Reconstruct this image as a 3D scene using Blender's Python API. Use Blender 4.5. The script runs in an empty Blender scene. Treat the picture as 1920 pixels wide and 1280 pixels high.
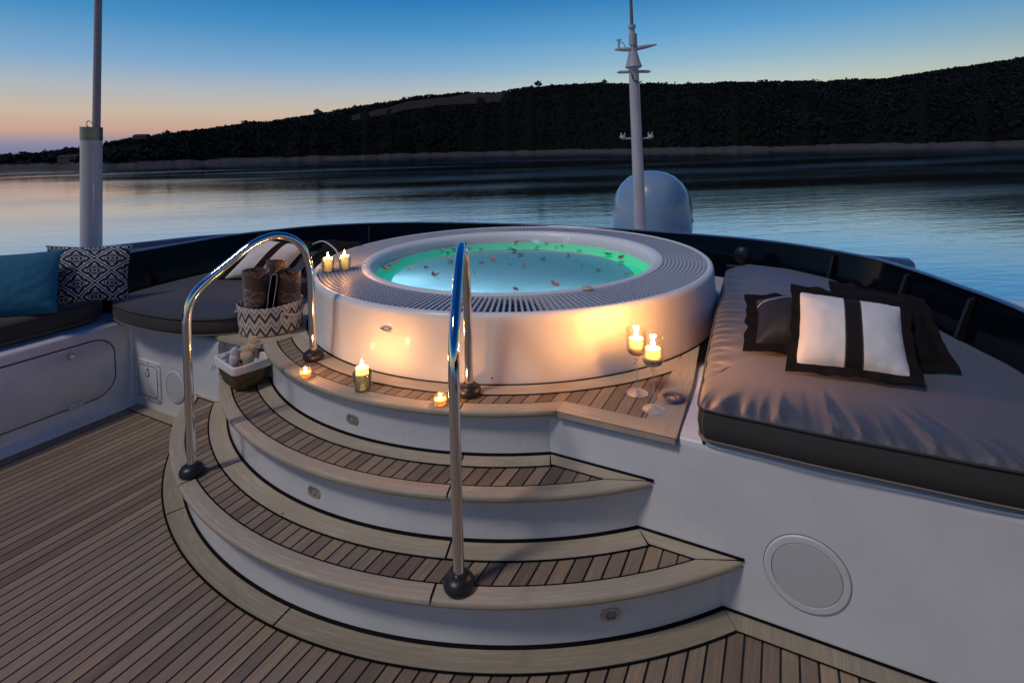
import bpy, bmesh, math, random
from mathutils import Vector, Matrix, Quaternion, noise
R = math.radians; PI = math.pi
SC = bpy.context.scene; COL = SC.collection
random.seed(7)

# ------------------------------------------------------------------ camera
# frame of the yacht: +x to starboard, +y towards the bow, z up, origin under the lens
cam_d = bpy.data.cameras.new('camera'); cam = bpy.data.objects.new('camera', cam_d); COL.objects.link(cam); SC.camera = cam
cam_d.sensor_width = 36; cam_d.lens = 980.914/1920*36; cam_d.shift_x = 0.0; cam_d.shift_y = -(640-299.6)/1920
cam_d.clip_start = 0.05; cam_d.clip_end = 6000
yaw, pitch, roll = R(27.5), 0.02235, -0.02329
fw = Vector((-math.sin(yaw)*math.cos(pitch), math.cos(yaw)*math.cos(pitch), -math.sin(pitch)))
r0 = Vector((math.cos(yaw), math.sin(yaw), 0)); u0 = r0.cross(fw)
rr = math.cos(roll)*r0 + math.sin(roll)*u0; uu = -math.sin(roll)*r0 + math.cos(roll)*u0
cam.matrix_world = Matrix(((rr.x, uu.x, -fw.x, 0), (rr.y, uu.y, -fw.y, 0), (rr.z, uu.z, -fw.z, 1.6933), (0, 0, 0, 1)))
CR = Vector((math.cos(yaw), math.sin(yaw), 0)); CF = Vector((-math.sin(yaw), math.cos(yaw), 0))  # camera right / forward on the deck

# ------------------------------------------------------------------ world
W = bpy.data.worlds.new('World'); SC.world = W; W.use_nodes = True
nt = W.node_tree; nt.nodes.clear()
def wn(t, **k):
    n = nt.nodes.new(t)
    for a, b in k.items(): setattr(n, a, b)
    return n
def srgb(r, g, b):
    f = lambda c: (c/255/12.92 if c/255 <= .04045 else ((c/255+.055)/1.055)**2.4)
    return (f(r), f(g), f(b), 1)
tc = wn('ShaderNodeTexCoord'); sep = wn('ShaderNodeSeparateXYZ'); nt.links.new(tc.outputs['Generated'], sep.inputs[0])
def wramp(stops, src):
    n = wn('ShaderNodeValToRGB'); e = n.color_ramp.elements
    while len(e) < len(stops): e.new(.5)
    for i, (p, c) in enumerate(stops): e[i].position = p; e[i].color = c
    nt.links.new(src, n.inputs[0]); return n
# elevation -> 0..1 (z = sin elevation)
warm = wramp([(0, srgb(104,116,156)), (.022, srgb(142,138,162)), (.042, srgb(202,163,144)), (.072, srgb(200,184,166)), (.110, srgb(172,182,190)), (.15, srgb(126,168,204)),
              (.215, srgb(72,143,194)), (.27, srgb(41,121,183)), (.42, srgb(7,84,164)), (1, srgb(3,54,126))], sep.outputs['Z'])
cool = wramp([(0, srgb(214,190,150)), (.07, srgb(214,206,166)), (.11, srgb(184,200,196)), (.15, srgb(142,182,204)), (.20, srgb(96,160,206)),
              (.26, srgb(58,131,188)), (.32, srgb(34,110,178)), (.46, srgb(6,77,156)), (1, srgb(3,52,122))], sep.outputs['Z'])
# azimuth weight: warm glow lies to port of the bow
dt = wn('ShaderNodeVectorMath', operation='DOT_PRODUCT'); nt.links.new(tc.outputs['Generated'], dt.inputs[0])
gd = Vector((-math.sin(R(66)), math.cos(R(66)), 0)); dt.inputs[1].default_value = gd
mr = wn('ShaderNodeMapRange'); mr.interpolation_type = 'SMOOTHSTEP'; nt.links.new(dt.outputs['Value'], mr.inputs[0]); mr.inputs[1].default_value = .62; mr.inputs[2].default_value = 1.0
mx = wn('ShaderNodeMix', data_type='RGBA'); nt.links.new(mr.outputs[0], mx.inputs[0]); nt.links.new(cool.outputs[0], mx.inputs[6]); nt.links.new(warm.outputs[0], mx.inputs[7])
# starboard / astern half of the sky is a plain darker dusk blue
mr2 = wn('ShaderNodeMapRange'); mr2.interpolation_type = 'SMOOTHSTEP'; nt.links.new(dt.outputs['Value'], mr2.inputs[0]); mr2.inputs[1].default_value = -.6; mr2.inputs[2].default_value = .55; mr2.inputs[3].default_value = .55; mr2.inputs[4].default_value = 1
mx2 = wn('ShaderNodeMix', data_type='RGBA', blend_type='MULTIPLY'); mx2.inputs[0].default_value = 1; nt.links.new(mx.outputs[2], mx2.inputs[6]); nt.links.new(mr2.outputs[0], mx2.inputs[7])
bg = wn('ShaderNodeBackground'); bg.inputs[1].default_value = 1.0; nt.links.new(mx2.outputs[2], bg.inputs[0])
wo = wn('ShaderNodeOutputWorld'); nt.links.new(bg.outputs[0], wo.inputs[0])

# ------------------------------------------------------------------ sun lamp
sd = bpy.data.lights.new('deck_light_sun', 'SUN'); so = bpy.data.objects.new('deck_light_sun', sd); COL.objects.link(so)
sd.energy = 1.15; sd.angle = R(9); sd.color = (1, .89, .78)  # stands in for the yacht's overhead deck light
az, el = R(60), R(56)
dv = Vector((math.cos(az)*math.cos(el), math.sin(az)*math.cos(el), -math.sin(el)))
so.rotation_euler = dv.to_track_quat('-Z', 'Y').to_euler(); so.location = (-3, -4, 6)

SC.view_settings.view_transform = 'Standard'; SC.view_settings.look = 'None'; SC.view_settings.exposure = 0; SC.view_settings.gamma = 1
SC.cycles.use_denoising = True
SC.cycles.max_bounces = 10; SC.cycles.transparent_max_bounces = 24; SC.cycles.caustics_refractive = False; SC.cycles.caustics_reflective = False
SC.cycles.sample_clamp_indirect = 4

# ------------------------------------------------------------------ material helpers
class NT:
    def __init__(s, name):
        s.m = bpy.data.materials.new(name); s.m.use_nodes = True; s.t = s.m.node_tree; s.t.nodes.clear()
        s.out = s.n('ShaderNodeOutputMaterial')
    def n(s, t, **k):
        n = s.t.nodes.new(t)
        for a, b in k.items(): setattr(n, a, b)
        return n
    def l(s, a, b): s.t.links.new(a, b)
    def put(s, inp, v):
        if isinstance(v, bpy.types.NodeSocket): s.l(v, inp)
        elif v is not None: inp.default_value = v
    def math(s, op, a, b=None, c=None, clamp=False):
        n = s.n('ShaderNodeMath', operation=op); n.use_clamp = clamp
        s.put(n.inputs[0], a); s.put(n.inputs[1], b)
        if c is not None: s.put(n.inputs[2], c)
        return n.outputs[0]
    def mix(s, f, a, b, mode='MIX'):
        n = s.n('ShaderNodeMix', data_type='RGBA', blend_type=mode); n.clamp_factor = True
        s.put(n.inputs[0], f); s.put(n.inputs[6], a); s.put(n.inputs[7], b); return n.outputs[2]
    def ramp(s, f, stops, interp='LINEAR'):
        n = s.n('ShaderNodeValToRGB'); e = n.color_ramp.elements; n.color_ramp.interpolation = interp
        while len(e) < len(stops): e.new(.5)
        for i, (p, c) in enumerate(stops):
            e[i].position = p; e[i].color = c if len(c) == 4 else (*c, 1)
        s.put(n.inputs[0], f); return n.outputs[0]
    def noise(s, vec, scale, detail=3, rough=.55, dist=0.0):
        n = s.n('ShaderNodeTexNoise'); s.put(n.inputs['Vector'], vec); n.inputs['Scale'].default_value = scale
        n.inputs['Detail'].default_value = detail; n.inputs['Roughness'].default_value = rough; n.inputs['Distortion'].default_value = dist
        return n.outputs[0]
    def vec(s, x, y, z=0.0):
        n = s.n('ShaderNodeCombineXYZ'); s.put(n.inputs[0], x); s.put(n.inputs[1], y); s.put(n.inputs[2], z); return n.outputs[0]
    def sep(s, v):
        n = s.n('ShaderNodeSeparateXYZ'); s.l(v, n.inputs[0]); return n.outputs
    def uv(s): return s.n('ShaderNodeTexCoord').outputs['UV']
    def obj(s): return s.n('ShaderNodeTexCoord').outputs['Object']
    def bump(s, h, strength=.3, dist=.01):
        n = s.n('ShaderNodeBump'); n.inputs['Strength'].default_value = strength; n.inputs['Distance'].default_value = dist; s.l(h, n.inputs['Height']); return n.outputs[0]
    def pbr(s, color=None, rough=.5, metal=0.0, normal=None, **k):
        b = s.n('ShaderNodeBsdfPrincipled')
        s.put(b.inputs['Base Color'], (*color, 1) if isinstance(color, tuple) and len(color) == 3 else color)
        s.put(b.inputs['Roughness'], rough); s.put(b.inputs['Metallic'], metal)
        if normal is not None: s.l(normal, b.inputs['Normal'])
        for a, v in k.items(): s.put(b.inputs[a.replace('_', ' ')], v)
        s.l(b.outputs[0], s.out.inputs[0]); return b

def teak(name, a, b, planks=False, pitch=.055, seam=.06, off=0.0, dark=.55):
    t = NT(name); x, y, z = t.sep(t.uv())
    if planks:
        q = t.math('DIVIDE', t.math('ADD', y, off), pitch); idx = t.math('FLOOR', q); fr = t.math('FRACT', q)
        w = t.n('ShaderNodeTexWhiteNoise', noise_dimensions='1D'); t.l(idx, w.inputs['W']); rnd = w.outputs['Value']
        xo = t.math('ADD', x, t.math('MULTIPLY', rnd, 37.0))
    else:
        rnd = t.noise(t.vec(t.math('MULTIPLY', x, .9), t.math('MULTIPLY', y, 2.0)), 1.0, 2); xo = x
    g = t.noise(t.vec(t.math('MULTIPLY', xo, 3.2), t.math('MULTIPLY', y, 95.0)), 1.0, 4, .65)
    g2 = t.noise(t.vec(t.math('MULTIPLY', xo, 14.0), t.math('MULTIPLY', y, 330.0)), 1.0, 3, .6)
    bl = t.noise(t.vec(t.math('MULTIPLY', xo, 2.1), t.math('MULTIPLY', y, 5.0), 3.0), 1.0, 4, .6)
    f = t.math('ADD', t.math('MULTIPLY', g, .55 if planks else .62), t.math('MULTIPLY', g2, .35 if planks else .55))
    f = t.math('ADD', f, t.math('MULTIPLY', bl, .35))
    f = t.math('SUBTRACT', f, .25 if planks else .38)
    c = t.ramp(f, [(.12, tuple(v*dark for v in a)), (.42, a), (.78, b)])
    tone = t.ramp(rnd, [(0, (.86, .86, .84)), (.5, (1, .99, .97)), (1, (1.12, 1.10, 1.05))] if not planks else [(0, (.66, .62, .60)), (.35, (.94, .90, .88)), (.7, (1.02, 1.02, 1.0)), (1, (1.3, 1.16, 1.0))])
    c = t.mix(1.0, c, tone, 'MULTIPLY')
    stain = t.noise(t.vec(x, y, 9.0), 3.3, 5, .65)
    c = t.mix(t.ramp(stain, [(.60, (0, 0, 0)), (.78, (.55, .55, .55))]), c, tuple(v*.62 for v in a)+(1,))
    spots = t.noise(t.vec(t.math('MULTIPLY', x, 16.0), t.math('MULTIPLY', y, 30.0), 4.0), 1.0, 1)
    c = t.mix(t.ramp(spots, [(.80, (0, 0, 0)), (.84, (.7, .7, .7))]), c, (.05, .035, .025, 1))
    h = t.math('ADD', t.math('MULTIPLY', g, .6), t.math('MULTIPLY', g2, .5))
    rough = t.ramp(g, [(0, (.48,)*3), (1, (.7,)*3)])
    if planks:
        m = t.math('ABSOLUTE', t.math('SUBTRACT', fr, .5)); cm = t.math('GREATER_THAN', m, .5-seam/2)
        c = t.mix(cm, c, (.006, .006, .008, 1)); h = t.mix(cm, h, (0, 0, 0, 1)); rough = t.mix(cm, rough, (.4, .4, .4, 1))
    t.pbr(c, rough, normal=t.bump(h, .45, .0025)); return t.m

def gel(name, col=(.74, .75, .77), rough=.3, coat=.5, dirt=.06, tiles=False):
    t = NT(name); o = t.obj()
    n1 = t.noise(o, 2.2, 4, .6); n2 = t.noise(o, 28, 3, .6)
    c = t.mix(t.ramp(n1, [(.42, (0, 0, 0)), (.75, (1, 1, 1))]), (*col, 1), (col[0]*(1-dirt*2.2), col[1]*(1-dirt*2.6), col[2]*(1-dirt*2.4), 1))
    rr_ = t.ramp(n2, [(.3, (rough*.85,)*3), (.7, (rough*1.25,)*3)])
    nb = t.bump(t.noise(o, 5.0, 2), .05, .01)
    t.pbr(c, rr_, normal=nb, Coat_Weight=coat, Coat_Roughness=.12); return t.m

def simple(name, col, rough=.5, metal=0.0, nscale=40, var=.12, bump=.1, **k):
    t = NT(name); o = t.obj(); n = t.noise(o, nscale, 3)
    c = t.mix(n, tuple(v*(1-var) for v in col)+(1,), tuple(min(1, v*(1+var)) for v in col)+(1,))
    t.pbr(c, rough, metal, normal=t.bump(n, bump, .002), **k); return t.m

def fabric(name, col, weave=420, rough=.85, sheen=.25, blot=.12):
    t = NT(name); o = t.obj(); w = t.noise(o, weave, 2); n = t.noise(o, 4.0, 4)
    f = t.math('ADD', t.math('MULTIPLY', w, .5), t.math('MULTIPLY', n, .5))
    c = t.mix(f, tuple(v*(1-blot*1.6) for v in col)+(1,), tuple(v*(1+blot*1.6) for v in col)+(1,))
    t.pbr(c, rough, normal=t.bump(w, .25, .0012), Sheen_Weight=sheen, Sheen_Roughness=.4); return t.m

def thin_glass(name, tint=(1, 1, 1), refl=1.0):
    t = NT(name)
    tr = t.n('ShaderNodeBsdfTransparent'); tr.inputs[0].default_value = (*tint, 1)
    gl = t.n('ShaderNodeBsdfGlossy'); gl.inputs['Roughness'].default_value = .03; gl.inputs[0].default_value = (1, 1, 1, 1)
    lw = t.n('ShaderNodeLayerWeight'); lw.inputs[0].default_value = .35
    f = t.math('MULTIPLY', t.math('ADD', t.math('MULTIPLY', lw.outputs['Fresnel'], .55), .015), refl, clamp=True)
    mx_ = t.n('ShaderNodeMixShader'); t.l(f, mx_.inputs[0]); t.l(tr.outputs[0], mx_.inputs[1]); t.l(gl.outputs[0], mx_.inputs[2])
    t.l(mx_.outputs[0], t.out.inputs[0]); return t.m

def bright_edge_glass(name):  # clear glass with edge highlights painted in as white diffuse
    t = NT(name); tr = t.n('ShaderNodeBsdfTransparent'); df = t.n('ShaderNodeBsdfDiffuse'); df.inputs[0].default_value = (.9, .88, .85, 1); gl = t.n('ShaderNodeBsdfGlossy'); gl.inputs['Roughness'].default_value = .08
    lw = t.n('ShaderNodeLayerWeight'); lw.inputs[0].default_value = .45; a = t.n('ShaderNodeMixShader'); a.inputs[0].default_value = .5; t.l(df.outputs[0], a.inputs[1]); t.l(gl.outputs[0], a.inputs[2])
    b = t.n('ShaderNodeMixShader'); t.l(t.math('ADD', t.math('MULTIPLY', lw.outputs['Facing'], .55), .10), b.inputs[0]); t.l(tr.outputs[0], b.inputs[1]); t.l(a.outputs[0], b.inputs[2]); t.l(b.outputs[0], t.out.inputs[0]); return t.m
def metal(name, col=(.82, .8, .78), rough=.08):
    t = NT(name); n = t.noise(t.obj(), 18, 3); t.pbr((*col, 1), t.ramp(n, [(.3, (rough*.7,)*3), (.75, (rough*1.6,)*3)]), 1.0); return t.m

def flame_mat(name, col, strength):
    t = NT(name); e = t.n('ShaderNodeEmission'); e.inputs[0].default_value = (*col, 1); e.inputs[1].default_value = strength
    tr = t.n('ShaderNodeBsdfTransparent'); a = t.n('ShaderNodeAddShader'); t.l(e.outputs[0], a.inputs[0]); t.l(tr.outputs[0], a.inputs[1]); t.l(a.outputs[0], t.out.inputs[0])
    t.m.cycles.emission_sampling = 'NONE'; return t.m

M = {}
M['plank'] = teak('teak_planks', (.310, .236, .165), (.585, .465, .345), True, off=.0275*1.0-.0, seam=.135)
M['board'] = teak('teak_boards', (.46, .39, .29), (.82, .75, .61), dark=.8)
M['board_deck'] = teak('teak_boards_deck', (.34, .29, .215), (.66, .59, .465), dark=.75)
M['caulk'] = simple('black_caulk', (.005, .005, .006), .8, Specular_IOR_Level=.1)
M['gel'] = gel('white_gelcoat'); M['gel_tub'] = gel('white_tub_acrylic', (.82, .81, .79), .45, .22, .03)
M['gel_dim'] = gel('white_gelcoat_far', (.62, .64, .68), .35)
M['grate'] = simple('grey_white_grating', (.62, .63, .66), .42, var=.08)
M['chrome'] = metal('polished_steel'); M['steel'] = metal('satin_steel', (.62, .6, .57), .22)
M['rubber'] = simple('black_rubber', (.018, .02, .022), .38)
M['dkfab'] = fabric('charcoal_canvas', (.045, .043, .046)); M['side'] = fabric('black_brown_canvas', (.048, .045, .043), sheen=.1)
M['taupe'] = fabric('taupe_satin', (.098, .100, .116), weave=600, rough=.55, sheen=.5, blot=.05)
M['piping'] = fabric('brown_piping', (.05, .042, .038)); M['white_fab'] = fabric('white_cotton', (.80, .77, .74), blot=.03)
M['brown_fab'] = simple('dark_brown_satin', (.011, .0075, .0065), .8, nscale=300, Specular_IOR_Level=.18); M['teal'] = fabric('teal_cotton', (.008, .13, .24), blot=.06)
M['glass'] = thin_glass('clear_glass', (.98, .98, .97), .6); M['glass_smoke'] = thin_glass('smoky_glass', (.78, .86, .85), 1.5)
M['flame'] = flame_mat('flame', (1, .72, .30), 38); M['wick'] = simple('wick', (.01, .01, .01), .9)
M['screen'] = None; M['stemglass'] = bright_edge_glass('stem_glass')
def wax(name, col, tr=.5):
    t = NT(name); d = t.n('ShaderNodeBsdfDiffuse'); d.inputs[0].default_value = (*col, 1); q = t.n('ShaderNodeBsdfTranslucent'); q.inputs[0].default_value = (*col, 1)
    g = t.n('ShaderNodeBsdfGlossy'); g.inputs['Roughness'].default_value = .3
    a = t.n('ShaderNodeMixShader'); a.inputs[0].default_value = tr; t.l(d.outputs[0], a.inputs[1]); t.l(q.outputs[0], a.inputs[2])
    b = t.n('ShaderNodeMixShader'); b.inputs[0].default_value = .04; t.l(a.outputs[0], b.inputs[1]); t.l(g.outputs[0], b.inputs[2]); t.l(b.outputs[0], t.out.inputs[0]); return t.m
M['wax'] = wax('ivory_wax', (.80, .70, .55)); M['wax_yel'] = wax('yellow_wax', (.9, .74, .42), .6)
M['sand'] = simple('sand', (.34, .28, .20), .9, nscale=300, var=.4, bump=.6)
t = NT('dark_acrylic'); n = t.noise(t.obj(), 1.5, 3)
b = t.pbr((.003, .004, .007, 1), t.ramp(n, [(.3, (.05,)*3), (.7, (.11,)*3)]), Coat_Weight=0.0); b.inputs['IOR'].default_value = 1.22; M['screen'] = t.m
M['cap'] = gel('blue_caprail', (.07, .11, .19), .12, 1.0); M['dkframe'] = simple('dark_bracket', (.006, .006, .008), .5)

# ------------------------------------------------------------------ mesh helpers
def link(name, bm, mat, parent=None, smooth=True, label=None, cat=None, group=None, kind=None, loc=None):
    me = bpy.data.meshes.new(name); bm.normal_update(); bm.to_mesh(me); bm.free()
    mats = mat if isinstance(mat, (list, tuple)) else [mat]
    for m_ in mats: me.materials.append(m_)
    if smooth:
        me.polygons.foreach_set('use_smooth', [True]*len(me.polygons))
        try: me.set_sharp_from_angle(angle=R(38))
        except Exception: pass
    o = bpy.data.objects.new(name, me); COL.objects.link(o)
    if loc is not None:
        for v in me.vertices: v.co -= Vector(loc)
        o.location = loc
    if parent is not None:
        o.parent = parent
        if loc is None: o.matrix_parent_inverse = Matrix.Translation(-Vector(parent.location))
        else: o.location = Vector(loc)-Vector(parent.location)
    tag(o, label, cat, group, kind); return o
def tag(o, label=None, cat=None, group=None, kind=None):
    if label: o['label'] = label
    if cat: o['category'] = cat
    if group: o['group'] = group
    if kind: o['kind'] = kind
    return o
def empty(name, loc, label, cat, group=None):
    o = bpy.data.objects.new(name, None); COL.objects.link(o); o.location = loc; o.empty_display_size = .05
    return tag(o, label, cat, group)
def copy_tree(o, loc, rz=0.0, sc=None, label=None):
    c = o.copy(); COL.objects.link(c); c.location = loc; c.rotation_euler = (0, 0, rz)
    if sc: c.scale = (sc, sc, sc)
    if label: c['label'] = label
    for ch in list(o.children):
        d = ch.copy(); COL.objects.link(d); d.parent = c; d.matrix_parent_inverse = ch.matrix_parent_inverse.copy()
        for g in list(ch.children):
            e = g.copy(); COL.objects.link(e); e.parent = d; e.matrix_parent_inverse = g.matrix_parent_inverse.copy()
    return c
def uvl(bm): return bm.loops.layers.uv.verify()
def polyface(bm, pts, z, uvf=None, mi=0, z2=None):
    """flat n-gon at z (optionally with sides down to z2), UV = (y, x) metres"""
    L = uvl(bm); vs = [bm.verts.new((p[0], p[1], z)) for p in pts]; f = bm.faces.new(vs); f.material_index = mi
    if f.calc_area() and f.normal.z < 0: pass
    f.normal_update()
    if f.normal.z < 0: f.normal_flip()
    for lp in f.loops: lp[L].uv = uvf(lp.vert.co) if uvf else (lp.vert.co.y, lp.vert.co.x)
    if z2 is not None:
        lo = [bm.verts.new((p[0], p[1], z2)) for p in pts]; n_ = len(pts)
        for i in range(n_):
            j = (i+1) % n_
            g = bm.faces.new((vs[i], vs[j], lo[j], lo[i])); g.material_index = mi
            for lp in g.loops: lp[L].uv = uvf(lp.vert.co) if uvf else (lp.vert.co.y, lp.vert.co.x+lp.vert.co.z)
    return f
def arc_sweep(bm, c, prof, th0, th1, n, clip=None, caps=True, mi=0):
    """sweep profile [(r,z)] about c; theta 0 faces astern (-y). clip(r)->theta limit"""
    L = uvl(bm); rows = []
    for i in range(n+1):
        t = th0+(th1-th0)*i/n; row = []
        for (r, z) in prof:
            tt = t
            if clip:
                lim = clip(r); tt = max(-lim, min(lim, t))
            row.append((bm.verts.new((c[0]+r*math.sin(tt), c[1]-r*math.cos(tt), z)), r*tt, r, z))
        rows.append(row)
    d = [0]
    for k in range(1, len(prof)): d.append(d[-1]+math.hypot(prof[k][0]-prof[k-1][0], prof[k][1]-prof[k-1][1]))
    for i in range(n):
        for k in range(len(prof)-1):
            q = [(rows[i][k], k), (rows[i+1][k], k), (rows[i+1][k+1], k+1), (rows[i][k+1], k+1)]
            try: f = bm.faces.new([v[0][0] for v in q])
            except ValueError: continue
            f.material_index = mi
            for lp, v in zip(f.loops, q): lp[L].uv = (v[0][1], prof[0][0]+d[v[1]])
    if caps:
        for row in (rows[0], rows[-1]):
            try:
                f = bm.faces.new([v[0] for v in row]); f.material_index = mi
                for lp, v in zip(f.loops, row): lp[L].uv = (v[3], v[2])
            except ValueError: pass
def lathe(bm, c, prof, n=48, mi=0):
    rings = []
    for r, z in prof:
        if r < 1e-6: rings.append([bm.verts.new((c[0], c[1], z))])
        else: rings.append([bm.verts.new((c[0]+r*math.cos(2*PI*i/n), c[1]+r*math.sin(2*PI*i/n), z)) for i in range(n)])
    L = uvl(bm); zz = 0
    for a in range(len(rings)-1):
        A, B = rings[a], rings[a+1]; dz = math.hypot(prof[a+1][0]-prof[a][0], prof[a+1][1]-prof[a][1])
        for i in range(n):
            j = (i+1) % n
            if len(A) == 1 and len(B) == 1: continue
            if len(A) == 1: vs = [A[0], B[i], B[j]]; us = [(i+.5, zz), (i, zz+dz), (i+1, zz+dz)]
            elif len(B) == 1: vs = [A[i], A[j], B[0]]; us = [(i, zz), (i+1, zz), (i+.5, zz+dz)]
            else: vs = [A[i], A[j], B[j], B[i]]; us = [(i, zz), (i+1, zz), (i+1, zz+dz), (i, zz+dz)]
            f = bm.faces.new(vs); f.material_index = mi
            for lp, u_ in zip(f.loops, us): lp[L].uv = (u_[0]/n, u_[1])
        zz += dz
    bmesh.ops.recalc_face_normals(bm, faces=bm.faces[:]) if False else None
def tube(bm, pts, rad, n=12, closed=False, caps=True, mi=0):
    pts = [Vector(p) for p in pts]; m = len(pts); rings = []; up = None
    rads = rad if isinstance(rad, (list, tuple)) else [rad]*m
    for i, p in enumerate(pts):
        if closed: tg = pts[(i+1) % m]-pts[i-1]
        else: tg = pts[min(i+1, m-1)]-pts[max(i-1, 0)]
        tg.normalize()
        if up is None:
            up = Vector((0, 0, 1)) if abs(tg.z) < .9 else Vector((1, 0, 0))
        a = tg.cross(up)
        if a.length < 1e-6: a = tg.orthogonal()
        a.normalize(); b_ = a.cross(tg).normalized(); up = b_
        rings.append([bm.verts.new(p+rads[i]*(math.cos(2*PI*k/n)*a+math.sin(2*PI*k/n)*b_)) for k in range(n)])
    for i in range(m if closed else m-1):
        A, B = rings[i], rings[(i+1) % m]
        for k in range(n):
            f = bm.faces.new((A[k], A[(k+1) % n], B[(k+1) % n], B[k])); f.material_index = mi
    if caps and not closed:
        bm.faces.new(rings[0][::-1]).material_index = mi; bm.faces.new(rings[-1]).material_index = mi
def box(bm, x0, x1, y0, y1, z0, z1, mi=0, bev=0):
    vs = [bm.verts.new((x, y, z)) for z in (z0, z1) for y in (y0, y1) for x in (x0, x1)]; fs = []
    for q in ((0, 2, 3, 1), (4, 5, 7, 6), (0, 1, 5, 4), (2, 6, 7, 3), (0, 4, 6, 2), (1, 3, 7, 5)):
        f = bm.faces.new([vs[i] for i in q]); f.material_index = mi; fs.append(f)
    if bev: bmesh.ops.bevel(bm, geom=list({e for f in fs for e in f.edges}), offset=bev, segments=2, affect='EDGES')
    return vs
def catmull(pts, k=8, closed=False):
    P = [Vector(p) for p in pts]; n = len(P); out = []
    for i in range(n if closed else n-1):
        if closed: a, b_, c, d = P[i-1], P[i], P[(i+1) % n], P[(i+2) % n]
        else: a, b_, c, d = P[max(i-1, 0)], P[i], P[i+1], P[min(i+2, n-1)]
        for j in range(k):
            t = j/k
            out.append(.5*((2*b_)+(c-a)*t+(2*a-5*b_+4*c-d)*t*t+(3*b_-a-3*c+d)*t**3))
    if not closed: out.append(P[-1])
    return out
def NB(): return bmesh.new()

SC0 = (-1.768, 3.386); TC = (-1.765, 3.361); UB = 2.0
def lim_at(u):
    return lambda r: math.acos(max(-1, min(1, (SC0[1]-u)/r)))

# ------------------------------------------------------------------ sea and land (z of sea)
ZS = -6.3
bm = NB()
ring = [(0, 0)]
rad = [3, 12, 40, 120, 300, 700, 1500, 4000]
n = 64; prev = [bm.verts.new((0, 0, ZS))]
for r_ in rad:
    cur = [bm.verts.new((r_*math.cos(2*PI*i/n), r_*math.sin(2*PI*i/n), ZS)) for i in range(n)]
    for i in range(n):
        j = (i+1) % n
        if len(prev) == 1: bm.faces.new((prev[0], cur[i], cur[j]))
        else: bm.faces.new((prev[i], cur[i], cur[j], prev[j]))
    prev = cur
t = NT('calm_sea'); o = t.obj(); x, y, z = t.sep(o)
# rotate so that the swell crests lie across the view
a_ = R(27.5+8)
xr = t.math('ADD', t.math('MULTIPLY', x, math.cos(a_)), t.math('MULTIPLY', y, math.sin(a_)))
yr = t.math('SUBTRACT', t.math('MULTIPLY', y, math.cos(a_)), t.math('MULTIPLY', x, math.sin(a_)))
w1 = t.noise(t.vec(t.math('MULTIPLY', xr, .05), t.math('MULTIPLY', yr, .32)), 1.0, 3, .5, .6)
w2 = t.noise(t.vec(t.math('MULTIPLY', xr, .50), t.math('MULTIPLY', yr, 1.25), 5.0), 1.0, 4, .55, .5)
patch = t.noise(t.vec(t.math('MULTIPLY', xr, .008), t.math('MULTIPLY', yr, .03), 2.0), 1.0, 3)
h = t.math('ADD', t.math('MULTIPLY', w1, .6), t.math('MULTIPLY', w2, t.ramp(patch, [(.35, (.22,)*3), (.65, (.42,)*3)])))
dn = t.n('ShaderNodeVectorMath', operation='LENGTH'); t.l(o, dn.inputs[0]); mrr = t.n('ShaderNodeMapRange'); t.l(dn.outputs['Value'], mrr.inputs[0]); mrr.inputs[1].default_value = 50; mrr.inputs[2].default_value = 330; mrr.inputs[3].default_value = 1.0; mrr.inputs[4].default_value = .10
nb = t.bump(t.math('MULTIPLY', h, mrr.outputs[0]), 1.0, .058)
t.pbr((.66, .73, .80, 1), t.ramp(patch, [(.4, (.05,)*3), (.62, (.12,)*3)]), 1.0, normal=nb)
link('sea', bm, t.m, kind='structure')

# shoreline by bearing: (bearing deg to starboard of lens axis, shore distance, ridge height, ridge distance beyond the shore)
def brg(px): return math.degrees(math.atan((px-960)/981))
SH = [(-700, 470, -2, 120), (-400, 460, 2, 120), (0, 436, 8.5, 70), (70, 432, 9.5, 80), (130, 425, 13, 80), (200, 424, 15, 90), (270, 445, 24, 100), (300, 462, 27, 110), (400, 513, 37, 130), (500, 560, 46, 150), (600, 610, 63, 180),
      (700, 650, 79, 200), (800, 700, 98, 220), (940, 740, 110, 240), (1000, 720, 113, 240), (1100, 690, 113, 230), (1200, 607, 99, 220),
      (1300, 560, 90, 200), (1400, 530, 86, 190), (1500, 526, 84, 190), (1600, 520, 84, 200), (1700, 480, 86, 220), (1800, 460, 95, 240), (1920, 460, 108, 260), (2200, 450, 122, 280), (2700, 430, 120, 300)]
def land_raw(b):
    for i in range(len(SH)-1):
        b0, b1 = brg(SH[i][0]), brg(SH[i+1][0])
        if b <= b1 or i == len(SH)-2:
            f = max(0, min(1, (b-b0)/(b1-b0))); f = f*f*(3-2*f)*.35+f*.65
            return [SH[i][k]+(SH[i+1][k]-SH[i][k])*f for k in (1, 2, 3)]
def land(b):
    q = [land_raw(b+k*.45) for k in range(-4, 5)]; w_ = [1, 2, 3, 4, 5, 4, 3, 2, 1]
    return [sum(v[k]*x_ for v, x_ in zip(q, w_))/25 for k in range(3)]
def pol(b, d):
    # d is measured along the lens axis
    v = CF*d+CR*(d*math.tan(R(b))); return v.x, v.y
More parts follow.
